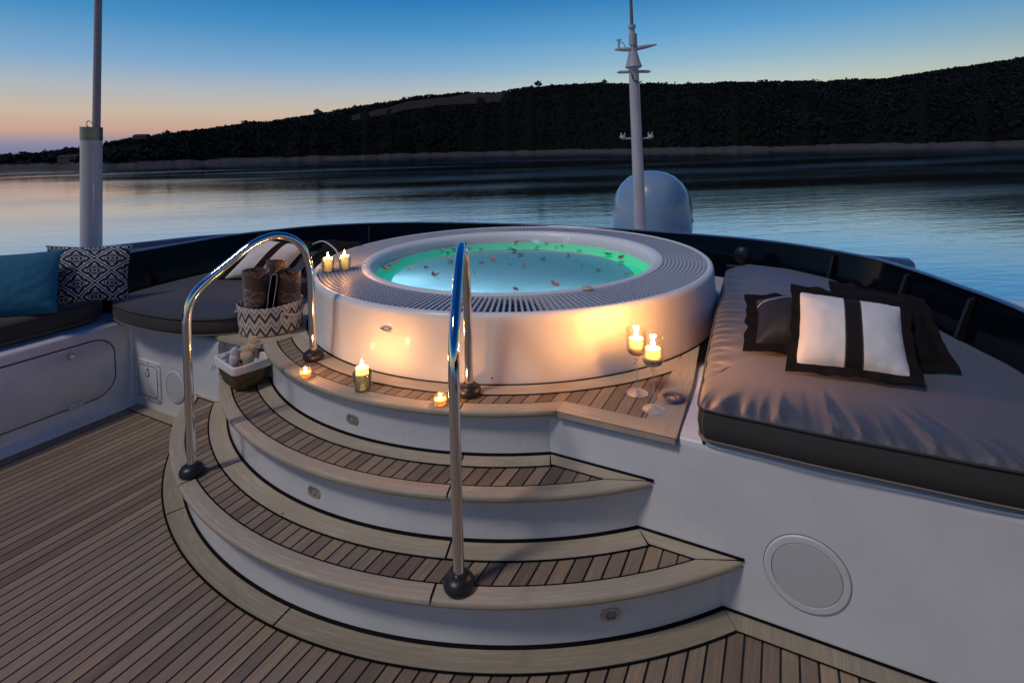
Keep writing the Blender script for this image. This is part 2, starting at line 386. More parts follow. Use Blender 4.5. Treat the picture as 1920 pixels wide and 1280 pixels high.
def hz(b, dd, L):
    """ground height at dd metres beyond the shore"""
    rh, rd = L[1], L[2]
    if dd < 0: return ZS-.3+dd*.05
    beach = ZS+min(dd, 14)*.34
    if dd < 14: return beach
    k = min(1, (dd-14)/max(1, rd-14))
    v = ZS+4.6+(rh-ZS-4.6-5.5)*(math.sin(k*PI/2)**.9)
    if dd > rd: v = (rh-5.5)-(dd-rd)*.12
    x_, y_ = pol(b, L[0]+dd)
    v += noise.noise(Vector((x_*.02, y_*.02, 0)))*3.2*min(1, dd/60)+noise.noise(Vector((x_*.07, y_*.07, 3)))*1.0*min(1, dd/30)
    return v
bm = NB(); cols = []
DD = [-20, -2, 0, 3, 7, 11, 14, 20, 30, 45, 60, 80, 100, 125, 150, 180, 210, 240, 280, 340, 420, 600]
b = brg(-700)
while b < brg(2700):
    L = land(b); jag = noise.noise(Vector((b*.8, 0, 0)))*9+noise.noise(Vector((b*2.0, 4, 0)))*3
    cols.append([bm.verts.new((*pol(b, L[0]+jag+d_), hz(b, d_, L))) for d_ in DD]); b += .2
for i in range(len(cols)-1):
    for k in range(len(DD)-1): bm.faces.new((cols[i][k], cols[i+1][k], cols[i+1][k+1], cols[i][k+1]))
t = NT('hillside_ground'); o = t.obj(); z = t.sep(o)[2]
n1 = t.noise(o, .035, 5, .65); n2 = t.noise(o, .22, 5, .7)
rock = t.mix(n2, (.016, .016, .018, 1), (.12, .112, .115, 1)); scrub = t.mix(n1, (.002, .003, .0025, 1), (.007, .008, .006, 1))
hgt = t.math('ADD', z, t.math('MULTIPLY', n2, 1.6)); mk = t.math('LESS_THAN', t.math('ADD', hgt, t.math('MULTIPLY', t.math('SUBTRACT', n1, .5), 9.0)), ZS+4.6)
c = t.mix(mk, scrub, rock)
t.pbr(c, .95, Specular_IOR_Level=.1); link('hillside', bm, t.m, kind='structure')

# pale terraced clearing on the hill
t = NT('pale_dry_earth'); mpn = t.n('ShaderNodeMapping'); mpn.inputs['Scale'].default_value = (.3, .3, 2.2); t.l(t.obj(), mpn.inputs[0]); n = t.noise(mpn.outputs[0], .45, 6, .75); t.pbr(t.mix(n, (.012, .012, .011, 1), (.065, .058, .052, 1)), 1.0, Specular_IOR_Level=.05); M['earth'] = t.m
bm = NB(); rows = []
for i in range(26):
    px = 662+i*11.6; b = brg(px); L = land(b); f = i/25
    lo, hi = (L[2]*(.50+.07*f), L[2]*(.60+.28*f)); rw = []
    for k in range(4):
        dd = lo+(hi-lo)*k/3+noise.noise(Vector((i*.6, k, 1)))*2; rw.append(bm.verts.new((*pol(b, L[0]+dd), hz(b, dd, L)+.8)))
    rows.append(rw)
for i in range(25):
    for k in range(3): bm.faces.new((rows[i][k], rows[i+1][k], rows[i+1][k+1], rows[i][k+1]))
link('hillside_clearing', bm, M['earth'], kind='structure')

# woodland: one mass of leaf clumps
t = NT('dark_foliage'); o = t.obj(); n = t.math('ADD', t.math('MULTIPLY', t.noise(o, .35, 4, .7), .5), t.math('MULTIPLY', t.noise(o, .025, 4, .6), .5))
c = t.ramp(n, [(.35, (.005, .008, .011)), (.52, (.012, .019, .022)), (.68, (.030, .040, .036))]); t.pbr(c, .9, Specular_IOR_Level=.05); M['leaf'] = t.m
M['bark'] = simple('bark', (.03, .025, .02), .9)
def clump(bm, c, r, sq=.8, n=7):
    # irregular tuft of leaf-shaped faces round a centre
    for _ in range(n):
        d = Vector((random.gauss(0, 1), random.gauss(0, 1), random.gauss(.25, .8))).normalized()
        p = Vector(c)+d*r*random.uniform(.25, .95)*Vector((1, 1, sq)).z**0
        p.z = c[2]+(p.z-c[2])*sq
        a = d.orthogonal().normalized(); b_ = d.cross(a); s = r*random.uniform(.28, .55); q = random.uniform(0, 6.3)
        a, b_ = a*math.cos(q)+b_*math.sin(q), b_*math.cos(q)-a*math.sin(q)
        bm.faces.new([bm.verts.new(p+a*s*ka+b_*s*kb*.8+d*s*kc) for ka, kb, kc in ((1, .1, -.2), (.3, 1, .1), (-.9, .4, -.1), (-.5, -.9, .1), (.6, -.8, -.2))])
bm = NB(); cnt = 0
rw = random.Random(3)
for _ in range(30000):
    px = rw.uniform(-260, 2150); b = brg(px); L = land(b); k = rw.random()**.75; dd = 13+(L[2]+12-13)*k
    if noise.noise(Vector((px*.012, dd*.05, 7))) < -.42: continue
    fpx = (px-662)/290
    if -.03 < fpx < 1.03 and L[2]*(.47+.07*fpx+.03*math.sin(px*.11)) < dd < L[2]*(.61+.28*fpx+.02*math.sin(px*.17)): continue
    x_, y_ = pol(b, L[0]+dd); L_ = L; s = rw.uniform(1.3, 3.6)*(1.2 if dd < 40 else 1)
    clump(bm, (x_, y_, hz(b, dd, L)+s*.6), s, .85, 6); cnt += 1
for _ in range(900):
    px = rw.uniform(-100, 2050); b = brg(px); L = land(b); dd = L[2]+rw.uniform(-6, 8)
    if noise.noise(Vector((px*.035, 2, 0))) < -.1: continue
    x_, y_ = pol(b, L[0]+dd); s = rw.uniform(.9, 2.0); top_ = rw.uniform(.5, 4.2)*(1+.6*noise.noise(Vector((px*.06, 9, 0)))); clump(bm, (x_, y_, hz(b, dd, L)+top_+1.0), s, .9, 7)
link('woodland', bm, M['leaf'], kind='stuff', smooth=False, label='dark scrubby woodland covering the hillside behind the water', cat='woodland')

# skyline trees, each a thing
def make_tree(nm, kind, lab):
    e = empty(nm, (0, 0, 0), lab, 'tree', 'trees on the skyline of the hill')
    bt = NB(); tube(bt, [(0, 0, -1.5), (.1, 0, 1), (0, .1, 3.4)], [.32, .25, .1], 6)
    for k in range(4):
        q = k*1.7; tube(bt, [(0, 0, 1.3+k*.4), (math.cos(q)*1.3, math.sin(q)*1.3, 2.7+k*.5)], [.12, .05], 5)
    link('trunk', bt, M['bark'], e)
    bc = NB()
    if kind == 0:
        for _ in range(30):
            a = random.uniform(0, 6.3); r_ = random.uniform(0, 2.2); clump(bc, (r_*math.cos(a), r_*math.sin(a), 3.0+random.uniform(-1.3, 1.5)*(1-r_/3.6)), random.uniform(.6, 1.2), .8, 8)
    elif kind == 1:
        for k in range(30):
            h_ = random.uniform(.6, 5.6); r_ = (6.0-h_)*.24; a = random.uniform(0, 6.3); clump(bc, (r_*math.cos(a)*.8, r_*math.sin(a)*.8, h_), random.uniform(.45, .85), .9, 8)
    else:
        for _ in range(34):
            a = random.uniform(0, 6.3); r_ = random.uniform(0, 3.2); clump(bc, (r_*math.cos(a), r_*math.sin(a), 2.3+random.uniform(-1.0, 1.2)), random.uniform(.6, 1.3), .65, 8)
    link('crown', bc, M['leaf'], e, smooth=False)
    return e
protos = [make_tree('round_tree', 0, 'round-crowned tree standing dark against the dusk sky on the ridge'),
          make_tree('pointed_tree', 1, 'narrow pointed tree standing dark against the dusk sky on the ridge'),
          make_tree('spreading_tree', 2, 'low wide spreading tree dark against the dusk sky on the ridge')]
used = [False]*3
ORD2 = lambda k: ['first', 'second', 'third', 'fourth', 'fifth', 'sixth', 'seventh', 'eighth', 'ninth', 'tenth', 'eleventh', 'twelfth', 'thirteenth', 'fourteenth', 'fifteenth', 'sixteenth', 'seventeenth', 'eighteenth', 'nineteenth', 'twentieth', 'twenty-first', 'twenty-second', 'twenty-third', 'twenty-fourth', 'twenty-fifth', 'twenty-sixth', 'twenty-seventh', 'twenty-eighth'][k]
segc = {}
def place_tree(px, sc, kind, dd=None):
    sg = 'left of the thick white post' if px < 168 else 'between post and clearing' if px < 655 else 'above the pale clearing' if px < 950 else 'between clearing and antenna mast' if px < 1190 else 'right of the antenna mast'
    k_ = segc.get(sg, 0); segc[sg] = k_+1; lab = ORD2(k_)+' skyline tree from the left '+sg+', '+['round-crowned', 'narrow and pointed', 'low and spreading'][kind]
    b = brg(px); L = land(b); d_ = L[2]+4 if dd is None else dd
    x_, y_ = pol(b, L[0]+d_); z_ = hz(b, d_, L)
    if not used[kind]:
        o_ = protos[kind]; used[kind] = True; o_['label'] = lab; o_.location = (x_, y_, z_); o_.scale = (sc,)*3
    else: copy_tree(protos[kind], (x_, y_, z_), random.uniform(0, 6), sc, lab)
for px, sc, k in [(20, .9, 0), (48, 1, 2), (84, 1.0, 0), (100, .8, 2), (125, .9, 0), (215, .8, 2), (252, .95, 0), (276, 1.0, 0), (300, 1.35, 2), (316, 1.15, 0), (345, .9, 2), (382, .8, 0), (411, 1.0, 0), (442, .8, 1),
                  (466, 1.3, 2), (479, 1.2, 0), (505, .8, 2), (540, .8, 0), (570, .8, 1), (597, 1.5, 0), (630, .9, 2), (668, 1.0, 0), (700, 1.0, 2), (724, .8, 1), (760, 1.1, 0), (789, 1.0, 2), (812, 1.1, 0), (830, .8, 0),
                  (868, .9, 2), (900, 1.0, 0), (930, 1.0, 2), (968, 1.0, 1), (1000, 1.1, 0), (1013, 2.0, 0), (1038, 1.3, 0), (1070, .9, 2), (1100, 1.3, 1), (1126, 1.4, 2), (1136, 1.8, 0), (1160, 1.0, 2), (1222, 1.1, 0), (1237, 1.0, 1),
                  (1268, 1.2, 1), (1292, 1.5, 0), (1318, .9, 2), (1350, 1.0, 0), (1378, .9, 1), (1405, .9, 2), (1432, 1.3, 2), (1440, 1.0, 0), (1480, .9, 1), (1496, 1.0, 0), (1540, .9, 2), (1575, .9, 0), (1605, .8, 1),
                  (1650, .9, 0), (1700, 1.0, 2), (1740, .9, 1), (1780, 1.0, 0), (1830, 1.0, 2), (1870, .9, 0), (1905, 1.0, 1)]:
    place_tree(px, sc**1.1*random.uniform(1.15, 1.6), k)

# small houses by the shore
M['hwall'] = simple('pale_render', (.07, .065, .065), .9, nscale=2); M['hroof'] = simple('clay_tiles', (.03, .018, .015), .9, nscale=3); M['hwin'] = simple('dark_window', (.01, .01, .015), .2)
for px, dd, w_, d_, h_, lab in [(268, 72, 13, 8, 5, 'small pale house among trees near the far left shore'), (132, 17, 16, 7, 3.5, 'long low stone building on the far left shore')]:
    b = brg(px); L = land(b); x_, y_ = pol(b, L[0]+dd); z_ = hz(b, dd, L)
    e = empty('house', (x_, y_, z_), lab, 'house'); e.rotation_euler = (0, 0, yaw)
    bb = NB(); box(bb, -w_/2, w_/2, -d_/2, d_/2, -2, h_); q = link('wall', bb, M['hwall'], None, False); q.parent = e
    bb = NB(); v = [bb.verts.new(p) for p in ((-w_/2-.3, -d_/2-.3, h_), (w_/2+.3, -d_/2-.3, h_), (w_/2+.3, d_/2+.3, h_), (-w_/2-.3, d_/2+.3, h_), (-w_/2-.3, 0, h_+2), (w_/2+.3, 0, h_+2))]
    for f in ((0, 1, 5, 4), (2, 3, 4, 5), (0, 4, 3), (1, 2, 5), (0, 3, 2, 1)): bb.faces.new([v[i] for i in f])
    q = link('roof', bb, M['hroof'], None, False); q.parent = e
    for k in range(3):
        bb = NB(); xx = (-.3+.3*k)*w_; box(bb, xx-.5, xx+.5, -d_/2-.05, -d_/2+.02, h_*.45, h_*.45+1.1); q = link('window', bb, M['hwin'], None, False); q.parent = e

# ------------------------------------------------------------------ yacht structure
bm = NB()   # hull and brow deck outside the windscreen
hull = [(-6.6, -6), (-6.6, 0), (-6.5, 3.0), (-6.0, 5), (-4.9, 8), (-3.3, 12.5), (-1.78, 15), (-.25, 12.5), (1.2, 8), (1.75, 5.5), (2.0, 3.0), (2.1, 0), (2.1, -6)]
hp = [p for p in catmull([(x, y, 0) for x, y in hull], 6)]
L1 = [bm.verts.new((p.x, p.y, -.40-max(0, p.y-9)*.2)) for p in hp]; L2 = [bm.verts.new((-1.78+(p.x+1.78)*.93, p.y*.93, ZS-.5)) for p in hp]
for i in range(len(hp)-1): bm.faces.new((L1[i], L1[i+1], L2[i+1], L2[i]))
mid = [bm.verts.new((-1.78, p.y, .20-max(0, p.y-9)*.25)) for p in hp]
for i in range(len(hp)-1):
    try: bm.faces.new((L1[i+1], L1[i], mid[i], mid[i+1]))
    except ValueError: pass
for v in bm.verts:
    if v.co.z > -3.5:
        f_ = max(0, min(1, (7.0-v.co.y)/5.0)); v.co.z -= .6*f_*f_*(3-2*f_)
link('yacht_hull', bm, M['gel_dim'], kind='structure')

# outboard bulwark rail seen beyond the screen at the left
bm = NB(); pr = catmull([(-6.46, .4, .74), (-6.42, 2.0, .735), (-6.30, 3.2, .71), (-6.1, 4.2, .66), (-5.7, 5.4, .5)], 8)
tube(bm, pr, .045, 10)
for k in range(0, len(pr)-1, 6): tube(bm, [pr[k], (pr[k].x, pr[k].y, -.45)], .03, 8)
link('bulwark_rail', bm, M['cap'], label='dark blue outer rail beyond the tinted windscreen on the left', cat='rail')

# deck floor sheet
bm = NB(); polyface(bm, [(-4.02, -3), (1.9, -3), (1.9, 2.02), (-4.02, 2.02)], -.004)
link('deck_floor', bm, M['plank'], kind='structure')

# caulk sheets + border boards on the floor
RR = dict(f_out=2.168, r1=2.080, n1=2.137, o1=2.0696, r2=1.8615, n2=1.9067, o2=1.8461, i2=1.7197, r3=1.6394, n3=1.6747, o3=1.6033, i3=1.5157)
i1 = 1.955   # inner border on step one (riser two side)
bm = NB(); mid = lambda a, b_: (lambda r: math.acos(max(-1, min(1, (SC0[1]-(UB-.075*(r-a)/(b_-a)))/r))))
bmc = NB()
arc_sweep(bmc, SC0, [(RR['r1']-.02, -.0015), (RR['f_out']+.009, -.0015)], -R(60), R(60), 160, lim_at(1.995), False)
g = R(.11)
clipf = mid(RR['r1'], RR['f_out'])
for a0, a1 in ((-60, -22.9), (-22.9, 3.2), (3.2, 24.0), (24.0, 60)):
    if a0 == 3.2: continue
    if a0 == 24.0: a0 = 3.2
    arc_sweep(bm, SC0, [(RR['r1'], -.01), (RR['r1'], .0005), (RR['f_out'], .0005), (RR['f_out'], -.01)], R(a0)+g, R(a1)-g, max(8, int((a1-a0)*1.4)), clipf, False)
# straight boards along the bulkheads
sR = SC0[0]+RR['f_out']*math.sin(clipf(RR['f_out'])); sR0 = SC0[0]+RR['r1']*math.sin(clipf(RR['r1']))
polyface(bm, [(sR0+.003, UB), (2, UB), (2, UB-.075), (sR+.003, UB-.075)], .0005, z2=-.01)
polyface(bmc, [(sR0, UB-.001), (2, UB-.001), (2, UB-.081), (sR-.002, UB-.081)], -.0012)
polyface(bm, [(-4.0, 1.955), (-3.30, 1.955), (-3.38, 1.885), (-4.0, 1.885)], .0005, z2=-.01); polyface(bmc, [(-4.01, 1.957), (-3.2, 1.957), (-3.3, 1.879), (-4.01, 1.879)], -.0012)
link('deck_border', bm, M['board_deck'], kind='structure'); link('deck_caulking', bmc, M['caulk'], kind='structure')

# ---- steps
st = empty('staircase', (SC0[0], 1.3, 0), 'three curved white steps with teak treads leading up to the hot tub', 'steps')
def arc(bm, prof, a0, a1, clip, caps=True, n=None): arc_sweep(bm, SC0, prof, R(a0), R(a1), n or max(10, int((a1-a0)*1.6)), clip, caps)
for lv, (z, rr_, ri, ro, rn, zb, rb) in enumerate([(.2, RR['r2'], i1, RR['o1'], RR['n1'], 0.0, RR['r1']), (.4, RR['r3'], RR['i2'], RR['o2'], RR['n2'], .2, RR['r2']), (.6, None, None, RR['o3'], RR['n3'], .4, RR['r3'])]):
    t_ = .027
    bm = NB(); arc(bm, [(rb+.002, zb-.01), (rb, zb+.02), (rb, z-t_+.002)], -62, 62, lim_at(UB+.004), False, 120)
    link('riser', bm, M['gel'], st)
    # black bead at the foot of the riser
    bm = NB(); arc(bm, [(rb-.001, zb+.009), (rb+.011, zb+.0015), (rb+.011, zb-.002)], -62, 62, lim_at(UB), False, 120)
    tube(bm, [(SC0[0]+rb*math.sin(lim_at(UB)(rb)), UB-.003, zb+.003), ((SC0[0]+(RR['n1'] if lv == 1 else RR['n2'] if lv == 2 else 6)*math.sin(lim_at(UB)((RR['n1'] if lv == 1 else RR['n2'] if lv == 2 else 6))) if lv else 1.9), UB-.003, zb+.003)], .005, 6)
    link('caulk_bead', bm, M['caulk'], st)
    # nosing, jointed
    if rr_: cn = lambda r, ro=ro, rn=rn: math.acos(max(-1, min(1, (SC0[1]-(1.93+.066*max(0, min(1, (r-ro)/(rn-ro)))))/r)))
    else: cn = lambda r: math.acos(max(-1, min(1, (SC0[1]-(2.067-.082*max(0, min(1, (r-RR['o3'])/(RR['n3']-RR['o3'])))))/r)))
    pf = [(ro, z-t_), (ro, z), (rn-.010, z), (rn-.004, z-.0022), (rn-.001, z-.007), (rn, z-.014), (rn-.0015, z-.022), (rn-.006, z-t_), (rb-.02, z-t_)]
    jl, jr = ((-18.8, 19.4), (-18.2, 19.4), (-17.8, 19.2))[lv]
    for a0, a1 in ((-62, jl), (jl, jr), (jr, 62)):
        bm = NB(); arc(bm, pf, a0+.12, a1-.12, cn); link('nosing', bm, M['board'], st)
    # plank field and caulk lines
    if rr_:
        bm = NB(); L = uvl(bm); arc_sweep(bm, SC0, [(rr_-.03, z-.004), (rn-.02, z-.004)], -R(62), R(62), 140, lim_at(UB), False)
        for f in bm.faces:
            for lp in f.loops: lp[L].uv = (lp.vert.co.y, lp.vert.co.x)
        link('tread', bm, M['plank'], st)
        bmc = NB()
        arc(bmc, [(rr_-.01, z-.0018), (ri+.008, z-.0018)], -62, 62, lim_at(UB), False, 140)
        arc(bmc, [(ro-.008, z-.0018), (rn-.012, z-.0018)], -62, 62, lim_at(UB), False, 140)
        ci = mid(rr_, ri)
        for a0, a1 in ((-62, jl), (jl, 19.5), (19.5, 62)):
            bm = NB(); arc(bm, [(rr_, z-.01), (rr_, z), (ri, z), (ri, z-.01)], a0+.13, a1-.13, ci, False); link('border_board', bm, M['board'], st)
        for sg in (1, -1):
            X = lambda r, u: SC0[0]+sg*r*math.sin(math.acos((SC0[1]-u)/r))
            pts = [(X(rr_, UB)+sg*.003, UB-.001), (X(rn, UB)-sg*.012, UB-.001), (X(ro, 1.93)-sg*.002, 1.934), (X(ri, 1.925)+sg*.003, 1.934)]
            bm = NB(); polyface(bm, pts, z+.0004, z2=z-.01, uvf=lambda co: (co.x, co.y)); link('border_board', bm, M['board'], st)
            polyface(bmc, [(X(rr_, UB), UB-.0005), (X(rn, UB), UB-.0005), (X(ro, 1.93), 1.928), (X(ri, 1.925), 1.928)], z-.0012)
        link('caulk_lines', bmc, M['caulk'], st)

# platform round the tub
bm = NB(); L = uvl(bm)
lim2 = math.acos((SC0[1]-2.0)/RR['o3'])
front = [(SC0[0]+(RR['o3']+.03)*math.sin(-lim2+2*lim2*i/60), SC0[1]-(RR['o3']+.03)*math.cos(-lim2+2*lim2*i/60)) for i in range(61)]
plat = [(-3.08, 1.985)]+front+[(-.38, 1.99), (-.44, 2.9), (-.48, 3.6), (-3.4, 3.6), (-3.05, 2.5), (-3.08, 2.2)]
polyface(bm, plat, .596)
link('platform', bm, M['plank'], st)
bmc = NB()
arc_sweep(bmc, SC0, [(1.35, .598), (RR['i3']+.008, .598)], -R(88), R(88), 160, None, False)
arc_sweep(bmc, SC0, [(RR['o3']-.008, .5978), (RR['n3']-.012, .5978)], -R(34), R(34), 90, None, False)
cl3 = lambda r: math.acos(max(-1, min(1, (SC0[1]-2.9)/r)))
clx = lambda r: math.asin(min(1, 1.283/r))
for a0, a1 in ((-85, -16), (-16, 19.3), (19.3, 70)):
    bm = NB(); arc(bm, [(1.38, .59), (1.38, .6), (RR['i3'], .6), (RR['i3'], .59)], a0+.15, a1-.15, clx if a1 > 60 else None, False); link('border_board', bm, M['board'], st)
X3 = SC0[0]+RR['o3']*math.sin(math.acos((SC0[1]-2.067)/RR['o3'])); X3n = SC0[0]+RR['n3']*math.sin(math.acos((SC0[1]-1.985)/RR['n3']))
def edged(name, pts, z, th, mat, uvf=None, bev=.004):
    bm = NB(); polyface(bm, pts, z, uvf, z2=z-th)
    bmesh.ops.bevel(bm, geom=[e for e in bm.edges if abs(e.verts[0].co.z-z) < 1e-6 and abs(e.verts[1].co.z-z) < 1e-6], offset=bev, segments=2, affect='EDGES'); return link(name, bm, mat, st)
edged('border_board', [(X3+.004, 2.067), (X3n+.004, 1.978), (-.372, 1.978), (-.503, 2.067)], .6006, .027, M['board'], lambda co: (co.x, co.y), .002)
edged('border_board', [(-.500, 2.071), (-.369, 1.982), (-.385, 2.5), (-.43, 3.1), (-.45, 3.6), (-.9, 3.6), (-.9, 3.3), (-.475, 2.86), (-.49, 2.5)], .6006, .027, M['board'], None, .002)
polyface(bmc, [(X3-.004, 2.073), (X3-.002, 2.0), (-.375, 1.984), (-.415, 2.3), (-.46, 2.9), (-.482, 2.9), (-.506, 2.073)], .5984)
# left shelf with a rounded end
SLf = SC0[0]-(X3n-SC0[0])
shelf = [(SLf-.004, 1.972), (-2.80, 1.955), (-2.98, 1.952)]
for k in range(9):
    q = R(-90-k*12); shelf.append((-3.06+.055*math.cos(q), 2.007+.055*math.sin(q)))
shelf += [(-3.12, 2.10), (-3.10, 2.25), (-2.6, 2.25), (-2.62, 2.07)]
edged('shelf_board', shelf, .6006, .027, M['board'], lambda co: (co.x, co.y), .005)
link('caulk_lines', bmc, M['caulk'], st)
# recessed step lights
def fixture(th, Rr, z):
    t_ = R(th); c = Vector((SC0[0]+Rr*math.sin(t_), SC0[1]-Rr*math.cos(t_), z)); T = Vector((math.cos(t_), math.sin(t_), 0)); Nn = Vector((math.sin(t_), -math.cos(t_), 0))
    bm = NB()
    def sh(a, b_, off): # stadium outline
        o_ = []
        for k in range(32):
            q = 2*PI*k/32; x_ = math.cos(q)*b_; z_ = math.sin(q)*b_; x_ += (a-b_)*(1 if math.cos(q) > 0 else -1)
            z_ = max(-b_*.88, min(b_*.88, z_)); o_.append(bm.verts.new(c+T*x_+Vector((0, 0, z_))+Nn*off))
        return o_
    A, B, C_, D = sh(.036, .024, -.002), sh(.035, .023, .004), sh(.020, .0165, .004), sh(.019, .0155, -.001)
    for P, Q in ((A, B), (B, C_), (C_, D)):
        for k in range(32): bm.faces.new((P[k], P[(k+1) % 32], Q[(k+1) % 32], Q[k]))
    f = link('step_light', bm, M['steel'], st)
    bm = NB(); ring_ = [bm.verts.new(c+T*.018*math.cos(2*PI*k/24)+Vector((0, 0, .0155*math.sin(2*PI*k/24)))+Nn*.0005) for k in range(24)]; cc = bm.verts.new(c+Nn*.004)
    for k in range(24): bm.faces.new((ring_[k], ring_[(k+1) % 24], cc))
    link('lens', bm, M['lens'], f)
M['lens'] = simple('frosted_lens', (.30, .28, .25), .35)
fixture(.25, RR['r3'], .475); fixture(0, RR['r2'], .27); fixture(36, RR['r1'], .085)
# round drain fitting on the platform
bm = NB(); lathe(bm, (-.444, 2.287), [(.056, .6005), (.058, .603), (.054, .6065), (.03, .608), (.024, .605), (.022, .596), (0, .596)], 40); link('deck_fitting', bm, metal('brass_fitting', (.42, .36, .26), .4), st)
bm = NB(); lathe(bm, (-.437, 2.290), [(.014, .597), (.012, .6015), (0, .602)], 20); link('fitting_key', bm, M['chrome'], st)

# ---- bulkhead across the boat
bw = empty('bulkhead_wall', (.2, 2.0, 0), 'white moulded bulkhead under the daybed with a round loudspeaker cover', 'wall')
def bulk(name, x0, x1, yb, zt, nx, par, mat=None, ye=3.2):
    bm = NB(); pf = [(yb, -.02), (yb, zt-.035), (yb+.004, zt-.02), (yb+.012, zt-.008), (yb+.024, zt-.002), (yb+.04, zt), (ye, zt)]
    cols_ = [[bm.verts.new((x0+(x1-x0)*i/nx, y_, z_)) for y_, z_ in pf] for i in range(nx+1)]
    for i in range(nx):
        for k in range(len(pf)-1): bm.faces.new((cols_[i][k], cols_[i+1][k], cols_[i+1][k+1], cols_[i][k+1]))
    for c_ in (cols_[0], cols_[-1]):
        b_ = bm.verts.new((c_[0].co.x, ye, -.02)); bm.faces.new(c_+[b_])
    bmesh.ops.recalc_face_normals(bm, faces=bm.faces[:])
    return link(name, bm, mat or M['gel'], par)
bulk('wall_panel', -.36, 1.9, 2.0, .598, 20, bw, ye=4.6); bulk('wall_panel', -3.12, -.36, 2.001, .570, 20, bw)
def disc_cover(cx, cz, yb, r, par, nm='speaker_cover'):
    bm = NB()
    def rg(rad_, dy): return [bm.verts.new((cx+rad_*math.cos(2*PI*k/72), yb-dy, cz+rad_*math.sin(2*PI*k/72))) for k in range(72)]
    rs = [rg(r, -.001), rg(r, .004), rg(r-.004, .0075), rg(r*.83, .0085), rg(r*.82, .004)]
    for a in range(len(rs)-1):
        for k in range(72): bm.faces.new((rs[a][k], rs[a][(k+1) % 72], rs[a+1][(k+1) % 72], rs[a+1][k]))
    o_ = link(nm, bm, M['gel'], par)
    bm = NB(); rs = [rg(r*.815, .004), rg(r*.80, .0078), rg(r*.5, .0095)]; c_ = bm.verts.new((cx, yb-.0098, cz))
    for a in range(2):
        for k in range(72): bm.faces.new((rs[a][k], rs[a][(k+1) % 72], rs[a+1][(k+1) % 72], rs[a+1][k]))
    for k in range(72): bm.faces.new((rs[-1][k], rs[-1][(k+1) % 72], c_))
    link('grille', bm, M['grille'], o_)
    bm = NB(); tube(bm, [(cx+(r+.001)*math.cos(2*PI*k/72), yb-.0005, cz+(r+.001)*math.sin(2*PI*k/72)) for k in range(72)], .0013, 5, True); link('seam', bm, M['seam'], o_)
M['seam'] = simple('grey_seam', (.12, .13, .15), .6)
t = NT('speaker_mesh'); o = t.obj(); v = t.n('ShaderNodeTexVoronoi'); t.l(o, v.inputs['Vector']); v.inputs['Scale'].default_value = 420
c = t.mix(t.ramp(v.outputs['Distance'], [(.1, (0, 0, 0)), (.35, (1, 1, 1))]), (.46, .46, .47, 1), (.60, .60, .61, 1)); t.pbr(c, .6); M['grille'] = t.m
disc_cover(.052, .222, 2.0, .13, bw)
bm = NB(); bmesh.ops.create_uvsphere(bm, u_segments=10, v_segments=6, radius=.006, matrix=Matrix.Translation((-.275, 2.006, .593))); link('screw', bm, M['dkframe'], bw)
# left bulkhead with access hatch and round cover
lw = empty('forward_locker_wall', (-3.6, 1.95, 0), 'white bulkhead at the left with a latched access hatch and round cover', 'wall')
bulk('wall_panel', -4.05, -3.05, 1.952, .575, 14, lw, ye=4.6)
disc_cover(-3.505, .205, 1.952, .108, lw, 'round_cover')
def rrect(x0, x1, z0, z1, r, n=6):
    o_ = []
    for cx_, cz_, a0 in ((x1-r, z1-r, 0), (x0+r, z1-r, 90), (x0+r, z0+r, 180), (x1-r, z0+r, 270)):
        for k in range(n+1): q = R(a0+90*k/n); o_.append((cx_+r*math.cos(q), cz_+r*math.sin(q)))
    return o_
def plate(bm, outl, fn, th, bev=.003, mi=0):
    """outline in (a,b), fn(a,b,depth)->co"""
    n_ = len(outl); ca = sum(p[0] for p in outl)/n_; cb = sum(p[1] for p in outl)/n_
    sh_ = lambda p, d: (p[0]-math.copysign(min(d, abs(p[0]-ca)), p[0]-ca), p[1]-math.copysign(min(d, abs(p[1]-cb)), p[1]-cb))
    A = [bm.verts.new(fn(*p, -.002)) for p in outl]; B = [bm.verts.new(fn(*p, th-bev)) for p in outl]; C_ = [bm.verts.new(fn(*sh_(p, bev), th)) for p in outl]
    for P, Q in ((A, B), (B, C_)):
        for k in range(n_): bm.faces.new((P[k], P[(k+1) % n_], Q[(k+1) % n_], Q[k])).material_index = mi
    bm.faces.new(C_).material_index = mi
    bmesh.ops.recalc_face_normals(bm, faces=bm.faces[:])
fL = lambda a, b_, d: (a, 1.952-d, b_)
bm = NB(); plate(bm, rrect(-3.945, -3.665, .055, .325, .035), fL, .008); ha = link('access_hatch', bm, M['gel'], lw)
bm = NB(); tube(bm, [fL(*p, .0085) for p in rrect(-3.915, -3.695, .085, .290, .025)], .0016, 5, True); link('seam', bm, M['dkframe'], ha)
bm = NB(); plate(bm, rrect(-3.912, -3.698, .088, .287, .024), fL, .010, .002); link('hatch_lid', bm, M['gel'], ha)
for a, b_ in [(-3.93, .31), (-3.805, .31), (-3.68, .308), (-3.68, .19), (-3.68, .075), (-3.80, .07), (-3.93, .07), (-3.93, .19)]:
    bm = NB(); bmesh.ops.create_uvsphere(bm, u_segments=8, v_segments=6, radius=.0042, matrix=Matrix.Translation(fL(a, b_, .0085))); link('screw', bm, M['dkframe'], ha)
bm = NB(); tube(bm, [fL(-3.805+.018*math.cos(q*.35), .245+.022*math.sin(q*.35), .013) for q in range(-9, 5)], .003, 6); bmesh.ops.create_uvsphere(bm, u_segments=10, v_segments=6, radius=.009, matrix=Matrix.Translation(fL(-3.80, .272, .012))); link('latch', bm, M['steel'], ha)
bm = NB(); bmesh.ops.create_uvsphere(bm, u_segments=10, v_segments=6, radius=.013, matrix=Matrix.Translation((-3.975, 1.93, .012))); link('foot_stud', bm, M['gel'], lw)

